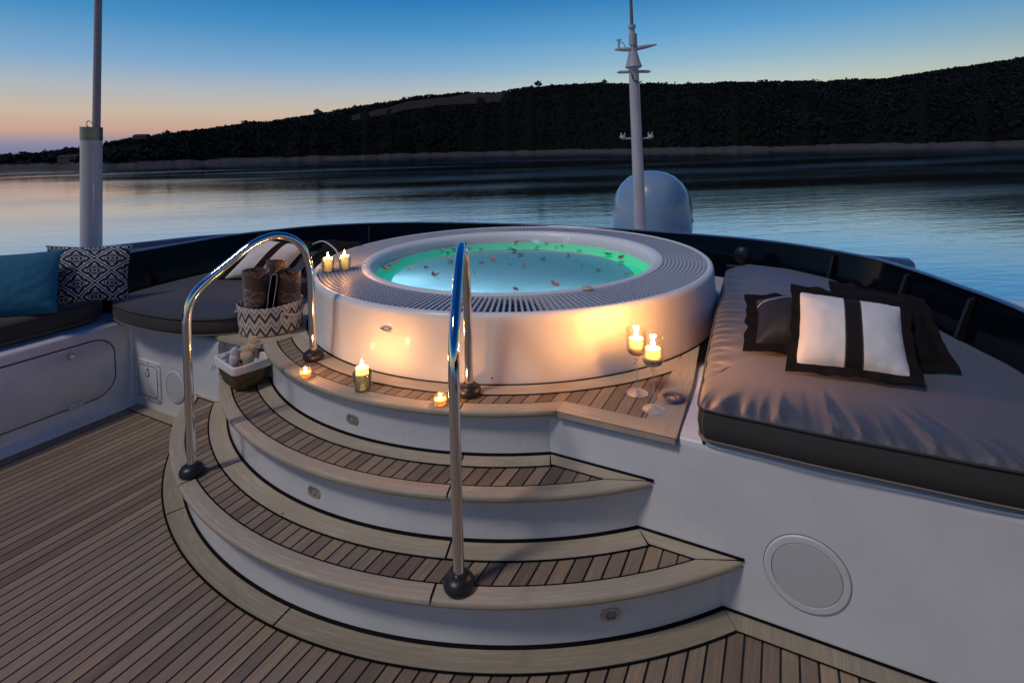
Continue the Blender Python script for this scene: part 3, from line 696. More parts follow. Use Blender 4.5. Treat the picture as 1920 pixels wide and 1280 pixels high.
# left side locker
sw = empty('side_locker', (-4.0, .8, 0), 'long white side locker with a rounded door under the left bench', 'locker')
bm = NB(); pf = [(-3.955, -.001), (-3.958, .012), (-3.972, .022), (-3.99, .045), (-4.0, .075), (-4.0, .545), (-4.004, .565), (-4.02, .578), (-4.05, .582), (-4.6, .582)]
nx = 24; y0_, y1_ = -1.6, 1.952
cols_ = [[bm.verts.new((x_, y0_+(y1_-y0_)*i/nx, z_)) for x_, z_ in pf] for i in range(nx+1)]
for i in range(nx):
    for k in range(len(pf)-1): bm.faces.new((cols_[i+1][k], cols_[i][k], cols_[i][k+1], cols_[i+1][k+1]))
link('locker_front', bm, M['gel'], sw)
bm = NB(); tube(bm, [(-3.992, 1.944, z_) for z_ in (-.01, .2, .4, .57)], .017, 12); link('corner_fillet', bm, M['gel'], sw)
fS = lambda a, b_, d: (-4.0+d, a, b_)
dr = rrect(.4, 1.84, .125, .50, .12, 10)
bm = NB(); plate(bm, dr, fS, .005, .002); do = link('locker_door', bm, M['gel'], sw)
bm = NB(); tube(bm, [fS(*p, .0018) for p in rrect(.396, 1.844, .121, .504, .124, 10)], .0036, 5, True); link('seam', bm, M['dkframe'], do)
bm = NB(); q = [(0, .0), (.019, 0), (.022, .004), (.020, .012), (.012, .020), (0, .021)]
for k in range(20): pass
lathe(bm, (0, 0), [(.022, 0), (.022, .012), (.014, .024), (0, .025)], 20)
bmesh.ops.scale(bm, vec=(1, .8, 1), verts=bm.verts); bmesh.ops.transform(bm, matrix=Matrix.Translation((-3.996, 1.60, .448)) @ Matrix.Rotation(R(90), 4, 'Y'), verts=bm.verts); link('door_latch', bm, M['rubgrey'] if 'rubgrey' in M else M['steel'], do)
bm = NB()
for k in range(3): tube(bm, [fS(1.575+k*.026, .123, .012), fS(1.597+k*.026, .123, .012)], .011, 12)
for k in range(2): tube(bm, [fS(1.58+k*.045, .14, .01), fS(1.62+k*.045, .14, .01)], .012, 10)
link('door_hinge', bm, M['gel'], do)

# ------------------------------------------------------------------ hot tub
ht = empty('hot_tub', (TC[0], TC[1], .6), 'large round white hot tub with a grated rim and glowing turquoise water', 'hot tub')
bm = NB(); lathe(bm, TC, [(1.396, .598), (1.394, .62), (1.388, .66), (1.381, .74), (1.376, .82), (1.373, .865), (1.373, .886), (1.370, .900), (1.363, .912), (1.353, .9190), (1.344, .9205), (1.337, .919), (1.333, .914), (1.333, .876), (1.058, .876)], 180)
link('outer_shell', bm, M['gel_tub'], ht)
bm = NB(); lathe(bm, TC, [(1.058, .876), (1.058, .914), (1.056, .919), (1.050, .9225), (1.040, .9240), (1.026, .9235), (1.010, .919), (.996, .910), (.986, .896), (.981, .876), (.978, .84), (.975, .79), (.962, .735), (.935, .69), (.90, .66), (.86, .642), (.60, .639), (.57, .6385), (.54, .636), (.51, .635), (0, .635)], 160)
link('basin', bm, M['gel_tub'], ht)
bm = NB(); lathe(bm, TC, [(1.395, .6010), (1.408, .6018), (1.408, .600)], 160); link('caulk_bead', bm, M['caulk'], ht)
# grating of small blocks on radial slats
bm = NB(); NS = 268
for i in range(NS):
    a = 2*PI*i/NS; ca, sa = math.cos(a), math.sin(a); hw = .0060; NB_ = 11
    for k in range(NB_):
        ra = 1.066+k*.0240; rb_ = ra+.0168; pts = []
        for zz in (.9165, .9132):
            for r_, s_ in ((ra, -hw), (rb_, -hw), (rb_, hw), (ra, hw)):
                pts.append(bm.verts.new((TC[0]+r_*ca-s_*sa, TC[1]+r_*sa+s_*ca, zz)))
        bm.faces.new(pts[0:4])
        for q in range(4): bm.faces.new((pts[q], pts[4+q], pts[4+(q+1) % 4], pts[(q+1) % 4]))
    pts = []
    for zz in (.9115, .890):
        for r_, s_ in ((1.060, -hw*.35), (1.330, -hw*.35), (1.330, hw*.35), (1.060, hw*.35)):
            pts.append(bm.verts.new((TC[0]+r_*ca-s_*sa, TC[1]+r_*sa+s_*ca, zz)))
    bm.faces.new(pts[0:4])
    for q in range(4): bm.faces.new((pts[q], pts[4+q], pts[4+(q+1) % 4], pts[(q+1) % 4]))
link('overflow_grating', bm, M['grate'], ht, smooth=False)
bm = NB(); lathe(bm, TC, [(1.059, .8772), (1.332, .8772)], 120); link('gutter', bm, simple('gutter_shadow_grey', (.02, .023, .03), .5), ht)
for q in range(1):
    bm = NB()
    for r_ in (1.13, 1.21, 1.29): lathe(bm, TC, [(r_-.002, .895), (r_+.002, .895)], 160)
    link('grating_ring', bm, M['grate'], ht)
# water
bm = NB(); prev = [bm.verts.new((TC[0], TC[1], .826))]
for r_ in (.2, .4, .6, .8, .9756):
    cur = [bm.verts.new((TC[0]+r_*math.cos(2*PI*i/96), TC[1]+r_*math.sin(2*PI*i/96), .826)) for i in range(96)]
    for i in range(96):
        j = (i+1) % 96
        bm.faces.new((prev[0], cur[i], cur[j]) if len(prev) == 1 else (prev[i], cur[i], cur[j], prev[j]))
    prev = cur
t = NT('tub_water'); hh = t.noise(t.obj(), 3.0, 2)
t.pbr((.80, .97, 1.0, 1), .02, normal=t.bump(hh, .05, .02), IOR=1.33, Transmission_Weight=1.0); link('water', bm, t.m, ht)
def plight(nm, loc, power, col, rad=.02, parent=None):
    d = bpy.data.lights.new(nm, 'POINT'); d.energy = power; d.color = col; d.shadow_soft_size = rad
    o_ = bpy.data.objects.new(nm, d); COL.objects.link(o_); o_.location = loc
    if parent is not None: o_.parent = parent; o_.location = Vector(loc)-parent.location
    return o_
# submerged lamps set in the near wall of the tub, below the lip, shining across the water
def tub_lamp(a, z_, power, col, size, aim, spread):
    p = Vector((TC[0]+.945*math.cos(R(a)), TC[1]+.945*math.sin(R(a)), z_)); d = bpy.data.lights.new('pool_light', 'AREA'); d.shape = 'DISK'; d.size = size; d.energy = power; d.color = col; d.spread = R(spread)
    o_ = bpy.data.objects.new('pool_light', d); COL.objects.link(o_); q = (Vector(aim)-p).to_track_quat('-Z', 'Y'); o_.rotation_euler = q.to_euler(); o_.parent = ht; o_.location = p-ht.location
# emissive skin painting green light onto the tub wall just under the waterline
t = NT('painted_green_glow'); e_ = t.n('ShaderNodeEmission'); ox, oy, oz = t.sep(t.obj())
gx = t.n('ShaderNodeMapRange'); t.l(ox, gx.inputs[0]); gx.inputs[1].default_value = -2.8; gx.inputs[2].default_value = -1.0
c = t.mix(gx.outputs[0], (.0, .36, .25, 1), (.0, .86, .36, 1)); t.l(c, e_.inputs[0]); e_.inputs[1].default_value = .8; t.l(e_.outputs[0], t.out.inputs[0])  # painted glow runs from dim teal at left to bright green at right
bm = NB(); lathe(bm, TC, [(.9745, .822), (.973, .79), (.958, .737), (.931, .693), (.897, .664), (.868, .650)], 140); link('painted_wall_glow', bm, t.m, ht)
for a_, pw_, tx_, ty_ in ((-95, 10.0, 0, .55), (-140, 3.6, .3, .3), (-40, 5.5, -.3, .3)):
    tub_lamp(a_, .80, pw_, (.36, .74, 1), .10, (TC[0]+tx_, TC[1]+ty_, .62), 170)
# fittings on the shell
def on_shell(th, z): r_ = 1.391 if z < .66 else 1.376; return Vector((TC[0]+r_*math.sin(R(th)), TC[1]-r_*math.cos(R(th)), z))
c = on_shell(.5, .815); bm = NB(); pts = [(c.x+.026*math.cos(q*PI/12), c.y-.004, c.z+.0085*math.sin(q*PI/12)) for q in range(24)]
tube(bm, pts, .0038, 8, True); tube(bm, [(c.x-.032, c.y+.004, c.z), (c.x-.03, c.y-.010, c.z)], .005, 8); tube(bm, [(c.x+.032, c.y+.004, c.z), (c.x+.03, c.y-.010, c.z)], .005, 8); link('pull_ring', bm, M['chrome'], ht)
for th in (23.25, 52.5, -40):
    c = on_shell(th, .628); bm = NB(); bmesh.ops.create_uvsphere(bm, u_segments=10, v_segments=6, radius=.0045, matrix=Matrix.Translation(c)); link('screw', bm, M['dkframe'], ht)

# ------------------------------------------------------------------ handrails
def handrail(A, B, lab, pk=1.275):
    A = Vector((*A, .2)); B = Vector((*B, .6)); e = empty('handrail', A, lab, 'handrail', 'polished handrails beside the steps'); D = (B-A); D.z = 0; ln = D.length; D.normalize()
    P = lambda t_, z_: Vector((A.x+D.x*t_, A.y+D.y*t_, z_))
    k_ = ln/.566; ctrl = [(0, .2), (0, .45), (0, .70), (0, .86), (.003, .935), (.013, .992), (.040, 1.045), (.090, 1.096), (.186, 1.168), (.275, 1.233), (.335, 1.262), (.39, 1.274), (.445, 1.265), (.495, 1.236), (.533, 1.188), (.555, 1.12), (.5655, 1.04), (.566, .96), (.566, .85), (.566, .7), (.566, .6)]
    ctrl = [(a_*k_, z_+(pk-1.275)*max(0, min(1, (z_-1.0)/.2))) for a_, z_ in ctrl]
    pts = catmull([P(*c_) for c_ in ctrl], 5)
    bm = NB(); tube(bm, pts, .0195, 24); link('tube', bm, M['chrome'], e)
    for Q in (A, B):
        bm = NB(); lathe(bm, (Q.x, Q.y), [(.046, Q.z-.001), (.052, Q.z+.005), (.054, Q.z+.015), (.052, Q.z+.026), (.045, Q.z+.037), (.034, Q.z+.044), (.028, Q.z+.046), (.026, Q.z+.052), (.019, Q.z+.053)], 36); link('foot_cover', bm, M['rubber'], e)
    return e
handrail((-2.483, 1.441), (-2.231, 1.948), 'left polished steel handrail rising beside the bottle basket')
handrail((-1.0, 1.457), (-1.26, 1.955), 'centre polished steel handrail in front of the hot tub water', 1.295)

# ------------------------------------------------------------------ windscreen
TOP = [(-4.62, -.8, .99), (-4.52, .5, .985), (-4.44, 1.3, .98), (-4.39, 2.07, .97), (-4.43, 2.6, .962), (-4.45, 3.10, .955), (-4.27, 3.87, .93), (-3.68, 4.44, .91), (-2.87, 4.78, .893), (-2.04, 4.945, .884), (-1.21, 4.93, .882), (-.2, 4.70, .892), (.41, 4.22, .91), (.632, 3.78, .93), (.77, 3.32, .95), (.871, 2.87, .97), (.93, 2.3, .985), (.96, 1.7, 1.0), (.98, .8, 1.01), (1.0, -.2, 1.02)]
tp = catmull(TOP, 10); n_ = len(tp)
ws = empty('windscreen', (-1.78, 4.9, .6), 'low curved dark tinted windscreen wrapping round the seating deck', 'windscreen')
def inward(i):
    tg = tp[min(i+1, n_-1)]-tp[max(i-1, 0)]; tg.z = 0; tg.normalize(); return Vector((tg.y, -tg.x, 0))
bm = NB(); rowsA = []
for i, p in enumerate(tp):
    w_ = inward(i); rowsA.append([bm.verts.new(q) for q in (p+w_*.002, p+w_*.035+Vector((0, 0, -.14)), p+w_*.07+Vector((0, 0, -.26)), Vector((p.x, p.y, .5))+w_*.085, Vector((p.x, p.y, .5))+w_*.065, p-w_*.010)])
for i in range(n_-1):
    for k in range(5): bm.faces.new((rowsA[i][k], rowsA[i+1][k], rowsA[i+1][k+1], rowsA[i][k+1]))
link('tinted_panel', bm, M['screen'], ws)
bm = NB(); rowsA = []
for i, p in enumerate(tp):
    w_ = inward(i); pf = []
    for q in range(10):
        a = 2*PI*q/10; pf.append(bm.verts.new(p+w_*(.019*math.cos(a)-.006)+Vector((0, 0, .009*math.sin(a)+.003))))
    rowsA.append(pf)
for i in range(n_-1):
    for k in range(10): bm.faces.new((rowsA[i][k], rowsA[i][(k+1) % 10], rowsA[i+1][(k+1) % 10], rowsA[i+1][k]))
link('cap_rail', bm, M['cap'], ws)
for i in (30, 52, 66, 80, 118, 131, 143, 154):
    if i >= n_: continue
    p = tp[i]; w_ = inward(i); bm = NB(); tg = (tp[min(i+1, n_-1)]-tp[i-1]).normalized()*.011
    q = [p+w_*.012+Vector((0, 0, -.02)), p+w_*.075+Vector((0, 0, -.27)), p+w_*.115+Vector((0, 0, -.28)), p+w_*.035+Vector((0, 0, -.03))]
    A = [bm.verts.new(v+tg) for v in q]; B = [bm.verts.new(v-tg) for v in q]
    bm.faces.new(A); bm.faces.new(B[::-1])
    for k in range(4): bm.faces.new((A[k], B[k], B[(k+1) % 4], A[(k+1) % 4]))
    link('bracket', bm, M['dkframe'], ws, smooth=False)
# dark inner coaming floor between screen and seats
bm = NB(); c0 = bm.verts.new((-1.78, 3.4, .56)); vs = [bm.verts.new((p.x, p.y, .56)) for p in tp]
for i in range(n_-1):
    if tp[i].y > 2.1 and tp[i+1].y > 2.1: bm.faces.new((c0, vs[i+1], vs[i]))
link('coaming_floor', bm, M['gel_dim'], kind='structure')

# ------------------------------------------------------------------ cushions
def cushion(name, outline, z0, z1, lab, top, side, puff=.03, gather=None, res=26, k=7, corner=None):
    """outline: corner points counter-clockwise; corner: smoothing by catmull"""
    P = catmull([(x_, y_, 0) for x_, y_ in outline], k, True); n_ = len(P)
    cx = sum(p.x for p in P)/n_; cy = sum(p.y for p in P)/n_
    e = empty(name, (cx, cy, z0), lab, 'cushion')
    def nrm(i):
        tg = P[(i+1) % n_]-P[i-1]; v = Vector((tg.y, -tg.x, 0)); return v.normalized() if v.length else v
    N_ = [nrm(i) for i in range(n_)]
    if sum((P[i].x-cx)*N_[i].x+(P[i].y-cy)*N_[i].y for i in range(n_)) < 0: N_ = [-v for v in N_]
    h_ = z1-z0; bm = NB()
    rings = []
    for off, zz in ((-.035, z0+.004), (-.012, z0), (0, z0+.012), (.006, z0+h_*.5), (0, z1-.006), (-.002, z1)):
        rings.append([bm.verts.new((P[i].x+N_[i].x*off, P[i].y+N_[i].y*off, zz)) for i in range(n_)])
    for a in range(len(rings)-1):
        for i in range(n_): bm.faces.new((rings[a][i], rings[a][(i+1) % n_], rings[a+1][(i+1) % n_], rings[a+1][i]))
    bm.faces.new(rings[0][::-1])
    link('side_band', bm, side, e)
    bm = NB(); arcl = [0]
    for i in range(n_): arcl.append(arcl[-1]+(P[(i+1) % n_]-P[i]).length)
    rings = []
    for a in range(res+1):
        f = a/res; ins = 1-(1-f)**1.0; row = []
        for i in range(n_):
            # absolute inset near the edge then shrink towards the centre
            d = .22*min(1, f*2.2)*f*2.0 if f < .0 else None
            s_ = f**1.7
            x_ = P[i].x+(cx-P[i].x)*s_*.985; y_ = P[i].y+(cy-P[i].y)*s_*.985
            dist = math.hypot(x_-P[i].x, y_-P[i].y)
            z_ = z1+puff*(1-math.exp(-dist/.05))+.010*math.sin(x_*5+1)*math.sin(y_*4)*min(1, dist/.2)
            if gather:
                g_ = gather(P[i], arcl[i], dist, x_, y_); z_ += g_
            row.append(bm.verts.new((x_, y_, z_)))
        rings.append(row)
    for a in range(res):
        for i in range(n_): bm.faces.new((rings[a][i], rings[a][(i+1) % n_], rings[a+1][(i+1) % n_], rings[a+1][i]))
    c_ = bm.verts.new((cx, cy, sum(v.co.z for v in rings[-1])/n_))
    for i in range(n_): bm.faces.new((rings[-1][i], rings[-1][(i+1) % n_], c_))
    link('top_cover', bm, top, e)
    bm = NB(); tube(bm, [(p.x+N_[i].x*.003, p.y+N_[i].y*.003, z1+.001) for i, p in enumerate(P)], .0042, 6, True); link('piping', bm, M['piping'], e)
    bm = NB(); tube(bm, [(p.x+N_[i].x*.001, p.y+N_[i].y*.001, z0+.004) for i, p in enumerate(P)], .0036, 6, True); link('lower_piping', bm, M['pipel'], e)
    return e
M['pipel'] = fabric('tan_piping', (.22, .17, .14))
def sharp(pts, d=.04):
    """round the corners of a polygon by d, adding points along long edges"""
    out = []; n_ = len(pts)
    for i in range(n_):
        a, b_, c_ = Vector(pts[i-1]), Vector(pts[i]), Vector(pts[(i+1) % n_]); u1 = (a-b_); u2 = (c_-b_)
        l1, l2 = u1.length, u2.length; ang = u1.angle(u2)
        if ang > R(150): out.append(tuple(b_)); 
        else:
            d1 = min(d, l1*.3, l2*.3); out += [tuple(b_+u1/l1*d1), tuple(b_+(u1/l1+u2/l2)*d1*.30), tuple(b_+u2/l2*d1)]
        # fill
        m = int(l2/.16)
        for k in range(1, m): 
            q = b_+u2*(k/m)
            if (q-b_).length > d*1.4 and (q-c_).length > d*1.4: out.append(tuple(q))
    return out
def gath(Pp, s_, dist, x_, y_):
    if Pp.y > 2.12:   # along the left edge: long soft creases
        if Pp.x < -.25: return .0035*math.sin(y_*34+math.sin(x_*5)*1.4)*math.exp(-((dist-.12)/.16)**2)+.004*math.sin(y_*71+x_*8)*math.exp(-((dist-.07)/.08)**2)
        return 0
    x0 = Pp.x+dist*.10; v = 0
    a = noise.noise(Vector((x0*14, 3, 0))); b_ = noise.noise(Vector((x0*21, 8, 0))); c_ = noise.noise(Vector((x0*33, 5, 0)))
    ln = .07+.08*abs(noise.noise(Vector((x0*9, 1, 4))))*2.2
    en = min(1, dist/.012)*math.exp(-(dist/ln)**2)
    v = (a*.008+b_*.034+c_*.012)*en
    return v
day = [(-.290, 1.985), (.1, 1.975), (.55, 1.985), (1.02, 2.02), (.955, 2.35), (.86, 2.80), (.80, 2.98), (.70, 3.24), (.575, 3.60), (.43, 3.98), (.24, 4.25), (.0, 4.44), (-.27, 4.47), (-.395, 4.25), (-.365, 3.45), (-.325, 2.6)]
cushion('daybed_cushion', sharp(day, .045), .612, .725, 'large taupe daybed mattress with gathered front seam to the right of the tub', M['taupe'], M['side'], .036, gath, 60, 20)
cl = [(-4.13, 1.93), (-4.03, 1.86), (-3.75, 1.825), (-3.42, 1.835), (-3.20, 1.88), (-3.03, 1.97), (-2.965, 2.08), (-2.99, 2.24), (-3.12, 2.45), (-3.26, 2.75), (-3.34, 3.1), (-3.30, 3.6), (-3.1, 4.05), (-2.9, 4.35), (-3.2, 4.45), (-3.72, 4.27), (-4.12, 3.85), (-4.30, 3.3), (-4.31, 2.7), (-4.27, 2.2), (-4.2, 2.0)]
cushion('curved_bench_cushion', cl, .602, .700, 'dark charcoal curved bench cushion behind the left handrail', M['dkfab'], M['side'], .02, None, 20, 6)
ca = [(-4.105, 1.70), (-4.15, 1.83), (-4.26, 1.885), (-4.40, 1.80), (-4.46, 1.5), (-4.48, .9), (-4.5, .0), (-4.5, -1.0), (-4.1, -1.0), (-4.09, .0), (-4.09, .9), (-4.09, 1.4)]
cushion('side_bench_cushion', ca, .606, .712, 'dark brown bench cushion with tan piping at the far left under the teal pillow', M['dkfab'], M['side'], .02, None, 20, 6)

# ------------------------------------------------------------------ pillows
def pillow(name, BL, BR, TR, TL, thick, mat, lab, flange=0, fmat=None, group=None, nn=30, sag=0.0, ear=.0, wr=.004, cat='pillow'):
    BL, BR, TR, TL = map(Vector, (BL, BR, TR, TL)); nv = (BR-BL).cross(TL-BL).normalized()
    toc = Vector((0, 0, 1.69))-BL
    if nv.dot(toc) < 0: nv = -nv
    c_ = (BL+BR+TR+TL)/4; e = empty(name, (BL+BR)/2, lab, cat, group)
    def P(u_, v_): return BL*(1-u_)*(1-v_)+BR*u_*(1-v_)+TR*u_*v_+TL*(1-u_)*v_
    def prof(t_): return max(0, 1-abs(2*t_-1)**2.6)**.62
    for part in ('cover',):
        bm = NB(); L = uvl(bm); g_ = {}
        for sd_ in (1, -1):
            for i in range(nn+1):
                for j in range(nn+1):
                    u_, v_ = i/nn, j/nn
                    if sd_ == -1 and (i in (0, nn) or j in (0, nn)): g_[(sd_, i, j)] = g_[(1, i, j)]; continue
                    # edges pull in between the corners
                    iu = .5+(u_-.5)*(1-ear*math.sin(PI*v_)); iv = .5+(v_-.5)*(1-ear*math.sin(PI*u_))
                    p = P(iu, iv); hgt = thick*prof(u_)*prof(v_)*.5
                    hgt += wr*noise.noise(p*22+Vector((0, 0, sd_*3)))*min(1, hgt/.02)+wr*1.3*noise.noise(Vector((p.x*60, p.y*60, p.z*18)))*math.exp(-((min(u_, v_, 1-u_, 1-v_)-.06)/.05)**2)
                    g_[(sd_, i, j)] = bm.verts.new(p+nv*hgt*sd_-Vector((0, 0, sag*math.sin(PI*u_)*v_)))
        for sd_ in (1, -1):
            for i in range(nn):
                for j in range(nn):
                    q = [(i, j), (i+1, j), (i+1, j+1), (i, j+1)]
                    f = bm.faces.new([g_[(sd_, *a)] for a in (q if sd_ == 1 else q[::-1])])
                    for lp, a in zip(f.loops, q if sd_ == 1 else q[::-1]): lp[L].uv = (a[0]/nn, a[1]/nn)
        bmesh.ops.recalc_face_normals(bm, faces=bm.faces[:]); link(part, bm, mat, e)
    if flange:
        bm = NB(); N2 = 28; wu = (BR-BL).length; wv = (TL-BL).length; inn = []; out = []
        for s_ in range(4*N2):
            k_, f = divmod(s_, N2); f /= N2
            u_, v_ = ((f, 0), (1, f), (1-f, 1), (0, 1-f))[k_]
            iu = .5+(u_-.5)*(1-ear*math.sin(PI*v_)); iv = .5+(v_-.5)*(1-ear*math.sin(PI*u_))
            fl = flange*(1+.04*math.sin(s_*.9)+.25*noise.noise(Vector((s_*.21, 1, 2))))
            du = (u_-.5)*2; dv_ = (v_-.5)*2; m = max(abs(du), abs(dv_)); ou = iu+(du if abs(du) > .999 else (du**5))*fl/wu; ov = iv+(dv_ if abs(dv_) > .999 else (dv_**5))*fl/wv
            wav = nv*(.004*math.sin(s_*.75)+.012*noise.noise(Vector((s_*.3, 5, 1))))
            inn.append(P(.5+(iu-.5)*.96, .5+(iv-.5)*.96)); out.append(P(ou, ov)+wav)
        for off in (.0025, -.0025): pass
        A = [bm.verts.new(p+nv*.003) for p in inn]; B = [bm.verts.new(p+nv*.0025) for p in out]; C_ = [bm.verts.new(p-nv*.0025) for p in out]; D = [bm.verts.new(p-nv*.003) for p in inn]; m_ = 4*N2
        for X_, Y_ in ((A, B), (B, C_), (C_, D)):
            for s_ in range(m_): bm.faces.new((X_[s_], X_[(s_+1) % m_], Y_[(s_+1) % m_], Y_[s_]))
        bmesh.ops.recalc_face_normals(bm, faces=bm.faces[:]); link('flange', bm, fmat, e)
    return e
t = NT('white_with_brown_stripe'); x, y, z = t.sep(t.uv()); w = t.noise(t.obj(), 420, 2); nn_ = t.noise(t.obj(), 5, 3)
m = t.math('LESS_THAN', t.math('ABSOLUTE', t.math('SUBTRACT', x, .52)), .078)
edge = t.math('LESS_THAN', t.math('ABSOLUTE', t.math('SUBTRACT', t.math('ABSOLUTE', t.math('SUBTRACT', x, .52)), .078)), .006)
c = t.mix(m, t.mix(nn_, (.74, .70, .67, 1), (.84, .81, .78, 1)), (.016, .012, .012, 1)); c = t.mix(edge, c, (.10, .09, .085, 1))
t.pbr(c, .85, normal=t.bump(w, .2, .001), Sheen_Weight=.03, Specular_IOR_Level=.2); M['striped'] = t.m
pillow('striped_pillow', (.030, 2.372, .797), (.415, 2.395, .80), (.430, 2.70, .985), (.052, 2.645, 1.025), .15, M['striped'], 'white pillow with one dark brown stripe and brown flange leaning on the daybed', .034, M['brown_fab'], ear=.05)
t = NT('brown_with_white_line'); x, y, z = t.sep(t.uv()); m = t.math('LESS_THAN', t.math('ABSOLUTE', t.math('SUBTRACT', y, .80)), .010)
nn_ = t.noise(t.obj(), 6, 3); c = t.mix(m, t.mix(nn_, (.010, .008, .008, 1), (.018, .015, .016, 1)), (.62, .60, .58, 1)); c = t.mix(t.math('GREATER_THAN', y, .81), c, (.045, .042, .045, 1)); t.pbr(c, .6, Sheen_Weight=.05); M['lined'] = t.m
pillow('brown_pillow', (-.125, 2.545, .795), (.30, 2.66, .795), (.30, 3.03, .90), (-.135, 2.86, .905), .19, M['lined'], 'dark brown pillow with a thin white line lying behind the striped one', .05, M['brown_fab'], ear=.05)
pillow('brown_pillow', (.20, 2.52, .79), (.56, 2.60, .79), (.53, 2.93, .955), (.22, 2.93, .99), .13, M['brown_fab'], 'plain dark brown pillow half hidden to the right behind the striped pillow', .04, M['brown_fab'], ear=.05)
pillow('teal_pillow', (-4.36, 1.20, .735), (-4.035, 1.555, .735), (-4.205, 1.66, 1.095), (-4.56, 1.31, 1.09), .15, M['teal'], 'plain teal pillow at the far left edge on the bench', ear=.03, wr=.006)
# patterned tile pillow
t = NT('navy_tile_print'); x, y, z = t.sep(t.uv())
N_T = 3.15
p_ = t.math('MULTIPLY', t.math('ADD', x, y), N_T/1.42*1.0); q_ = t.math('MULTIPLY', t.math('SUBTRACT', x, y), N_T/1.42)
p_ = t.math('ADD', p_, .13); q_ = t.math('ADD', q_, .35)
fp = t.math('SUBTRACT', t.math('FRACT', t.math('ADD', p_, 10)), .5); fq = t.math('SUBTRACT', t.math('FRACT', t.math('ADD', q_, 10)), .5)
ap = t.math('ABSOLUTE', fp); aq = t.math('ABSOLUTE', fq); mxx = t.math('MAXIMUM', ap, aq)
ln1 = t.math('LESS_THAN', t.math('ABSOLUTE', t.math('SUBTRACT', mxx, .445)), .020); 
rad_ = t.math('SQRT', t.math('ADD', t.math('MULTIPLY', fp, fp), t.math('MULTIPLY', fq, fq))); th_ = t.math('ARCTAN2', fp, fq)
def petal(k, ph, r0_, dr, w0): # lobes
    cs = t.math('COSINE', t.math('MULTIPLY', t.math('ADD', th_, ph), k))
    rr2 = t.math('ABSOLUTE', t.math('SUBTRACT', rad_, r0_)); v = t.math('SUBTRACT', t.math('MULTIPLY', cs, dr), rr2); return t.math('GREATER_THAN', v, w0)
a1 = petal(4, PI/4, .30, .085, .012); a1h = petal(4, PI/4, .30, .045, .012); a2 = petal(4, 0, .20, .05, .01); a2h = petal(4, 0, .20, .028, .008); a3 = petal(8, 0, .40, .05, .022); a4 = petal(8, PI/8, .245, .03, .012)
wh = t.math('MAXIMUM', t.math('SUBTRACT', a1, a1h), t.math('SUBTRACT', a2, a2h)); wh = t.math('MAXIMUM', wh, a3); wh = t.math('MAXIMUM', wh, a4)
ring1 = t.math('LESS_THAN', t.math('ABSOLUTE', t.math('SUBTRACT', rad_, .105)), .014); wh = t.math('MAXIMUM', wh, ring1); wh = t.math('MULTIPLY', wh, t.math('LESS_THAN', mxx, .415)); wh = t.math('MAXIMUM', wh, ln1)
red = t.math('LESS_THAN', rad_, .055)
c = t.mix(wh, (.006, .012, .040, 1), (.62, .66, .74, 1)); c = t.mix(red, c, (.22, .03, .02, 1)); t.pbr(c, .85, normal=t.bump(t.noise(t.obj(), 400, 2), .2, .001)); M['tile'] = t.m
pillow('patterned_pillow', (-4.20, 1.60, .745), (-3.985, 1.93, .715), (-4.02, 1.99, 1.085), (-4.42, 1.66, 1.11), .13, M['tile'], 'navy and white tile-print pillow standing beside the teal one', ear=.07)
pillow('striped_pillow', (-3.90, 2.56, .722), (-3.50, 2.76, .722), (-3.36, 2.92, .96), (-3.72, 2.76, 1.02), .13, M['striped'], 'white pillow with a dark stripe lying behind the towel basket', .045, M['brown_fab'], ear=.05)
pillow('brown_pillow', (-3.40, 2.86, .722), (-3.13, 2.93, .722), (-3.12, 3.20, .93), (-3.36, 3.12, .95), .12, M['brown_fab'], 'dark brown pillow behind the left handrail next to the candles', .03, M['brown_fab'], ear=.05)

# ------------------------------------------------------------------ candles
def flame(par, c, s=1.0, power=1.0, col=(1, .39, .09), dl=.0):
    bm = NB(); lathe(bm, (c[0], c[1]), [(0, c[2]), (.0042*s, c[2]+.004*s), (.0062*s, c[2]+.011*s), (.0052*s, c[2]+.020*s), (.0025*s, c[2]+.030*s), (0, c[2]+.037*s)], 14); link('flame', bm, M['flame'], par)
    bm = NB(); tube(bm, [(c[0], c[1], c[2]-.006), (c[0]+.001, c[1], c[2]+.006)], .0011, 6); link('wick', bm, M['wick'], par)
    plight('flame_light', (c[0], c[1], c[2]+.018*s+dl), power*2.0, col, .014, par)
def cup(name, x, y, z, r, h, lab, mat, cat='candle holder', taper=.0, base=.006, group=None):
    bm = NB(); rb_ = r-taper
    lathe(bm, (x, y), [(0, z+.0005), (rb_*.9, z+.0005), (rb_, z+.004), (r, z+h-.001), (r-.001, z+h+.0008), (r-.0028, z+h-.001), (rb_-.003, z+base), (0, z+base)], 40)
    return link(name, bm, mat, loc=(x, y, z), label=lab, cat=cat, group=group)
def pillar(name, x, y, z, r, h, lab, power, mat=None, fs=1.0, group=None):
    e = empty(name, (x, y, z), lab, 'candle', group); bm = NB()
    lathe(bm, (x, y), [(0, z), (r*.96, z), (r, z+.003), (r, z+h-.006), (r*.97, z+h-.001), (r*.90, z+h-.001), (r*.78, z+h-.006), (r*.3, z+h-.010), (0, z+h-.010)], 36); link('wax', bm, mat or M['wax'], e); plight('wax_fill_light', (x, y, z+h*.72), power*.10, (1, .60, .22), .012, e)  # extra lamp added inside the wax to imitate its translucent glow
    flame(e, (x, y, z+h-.006), fs, power); return e
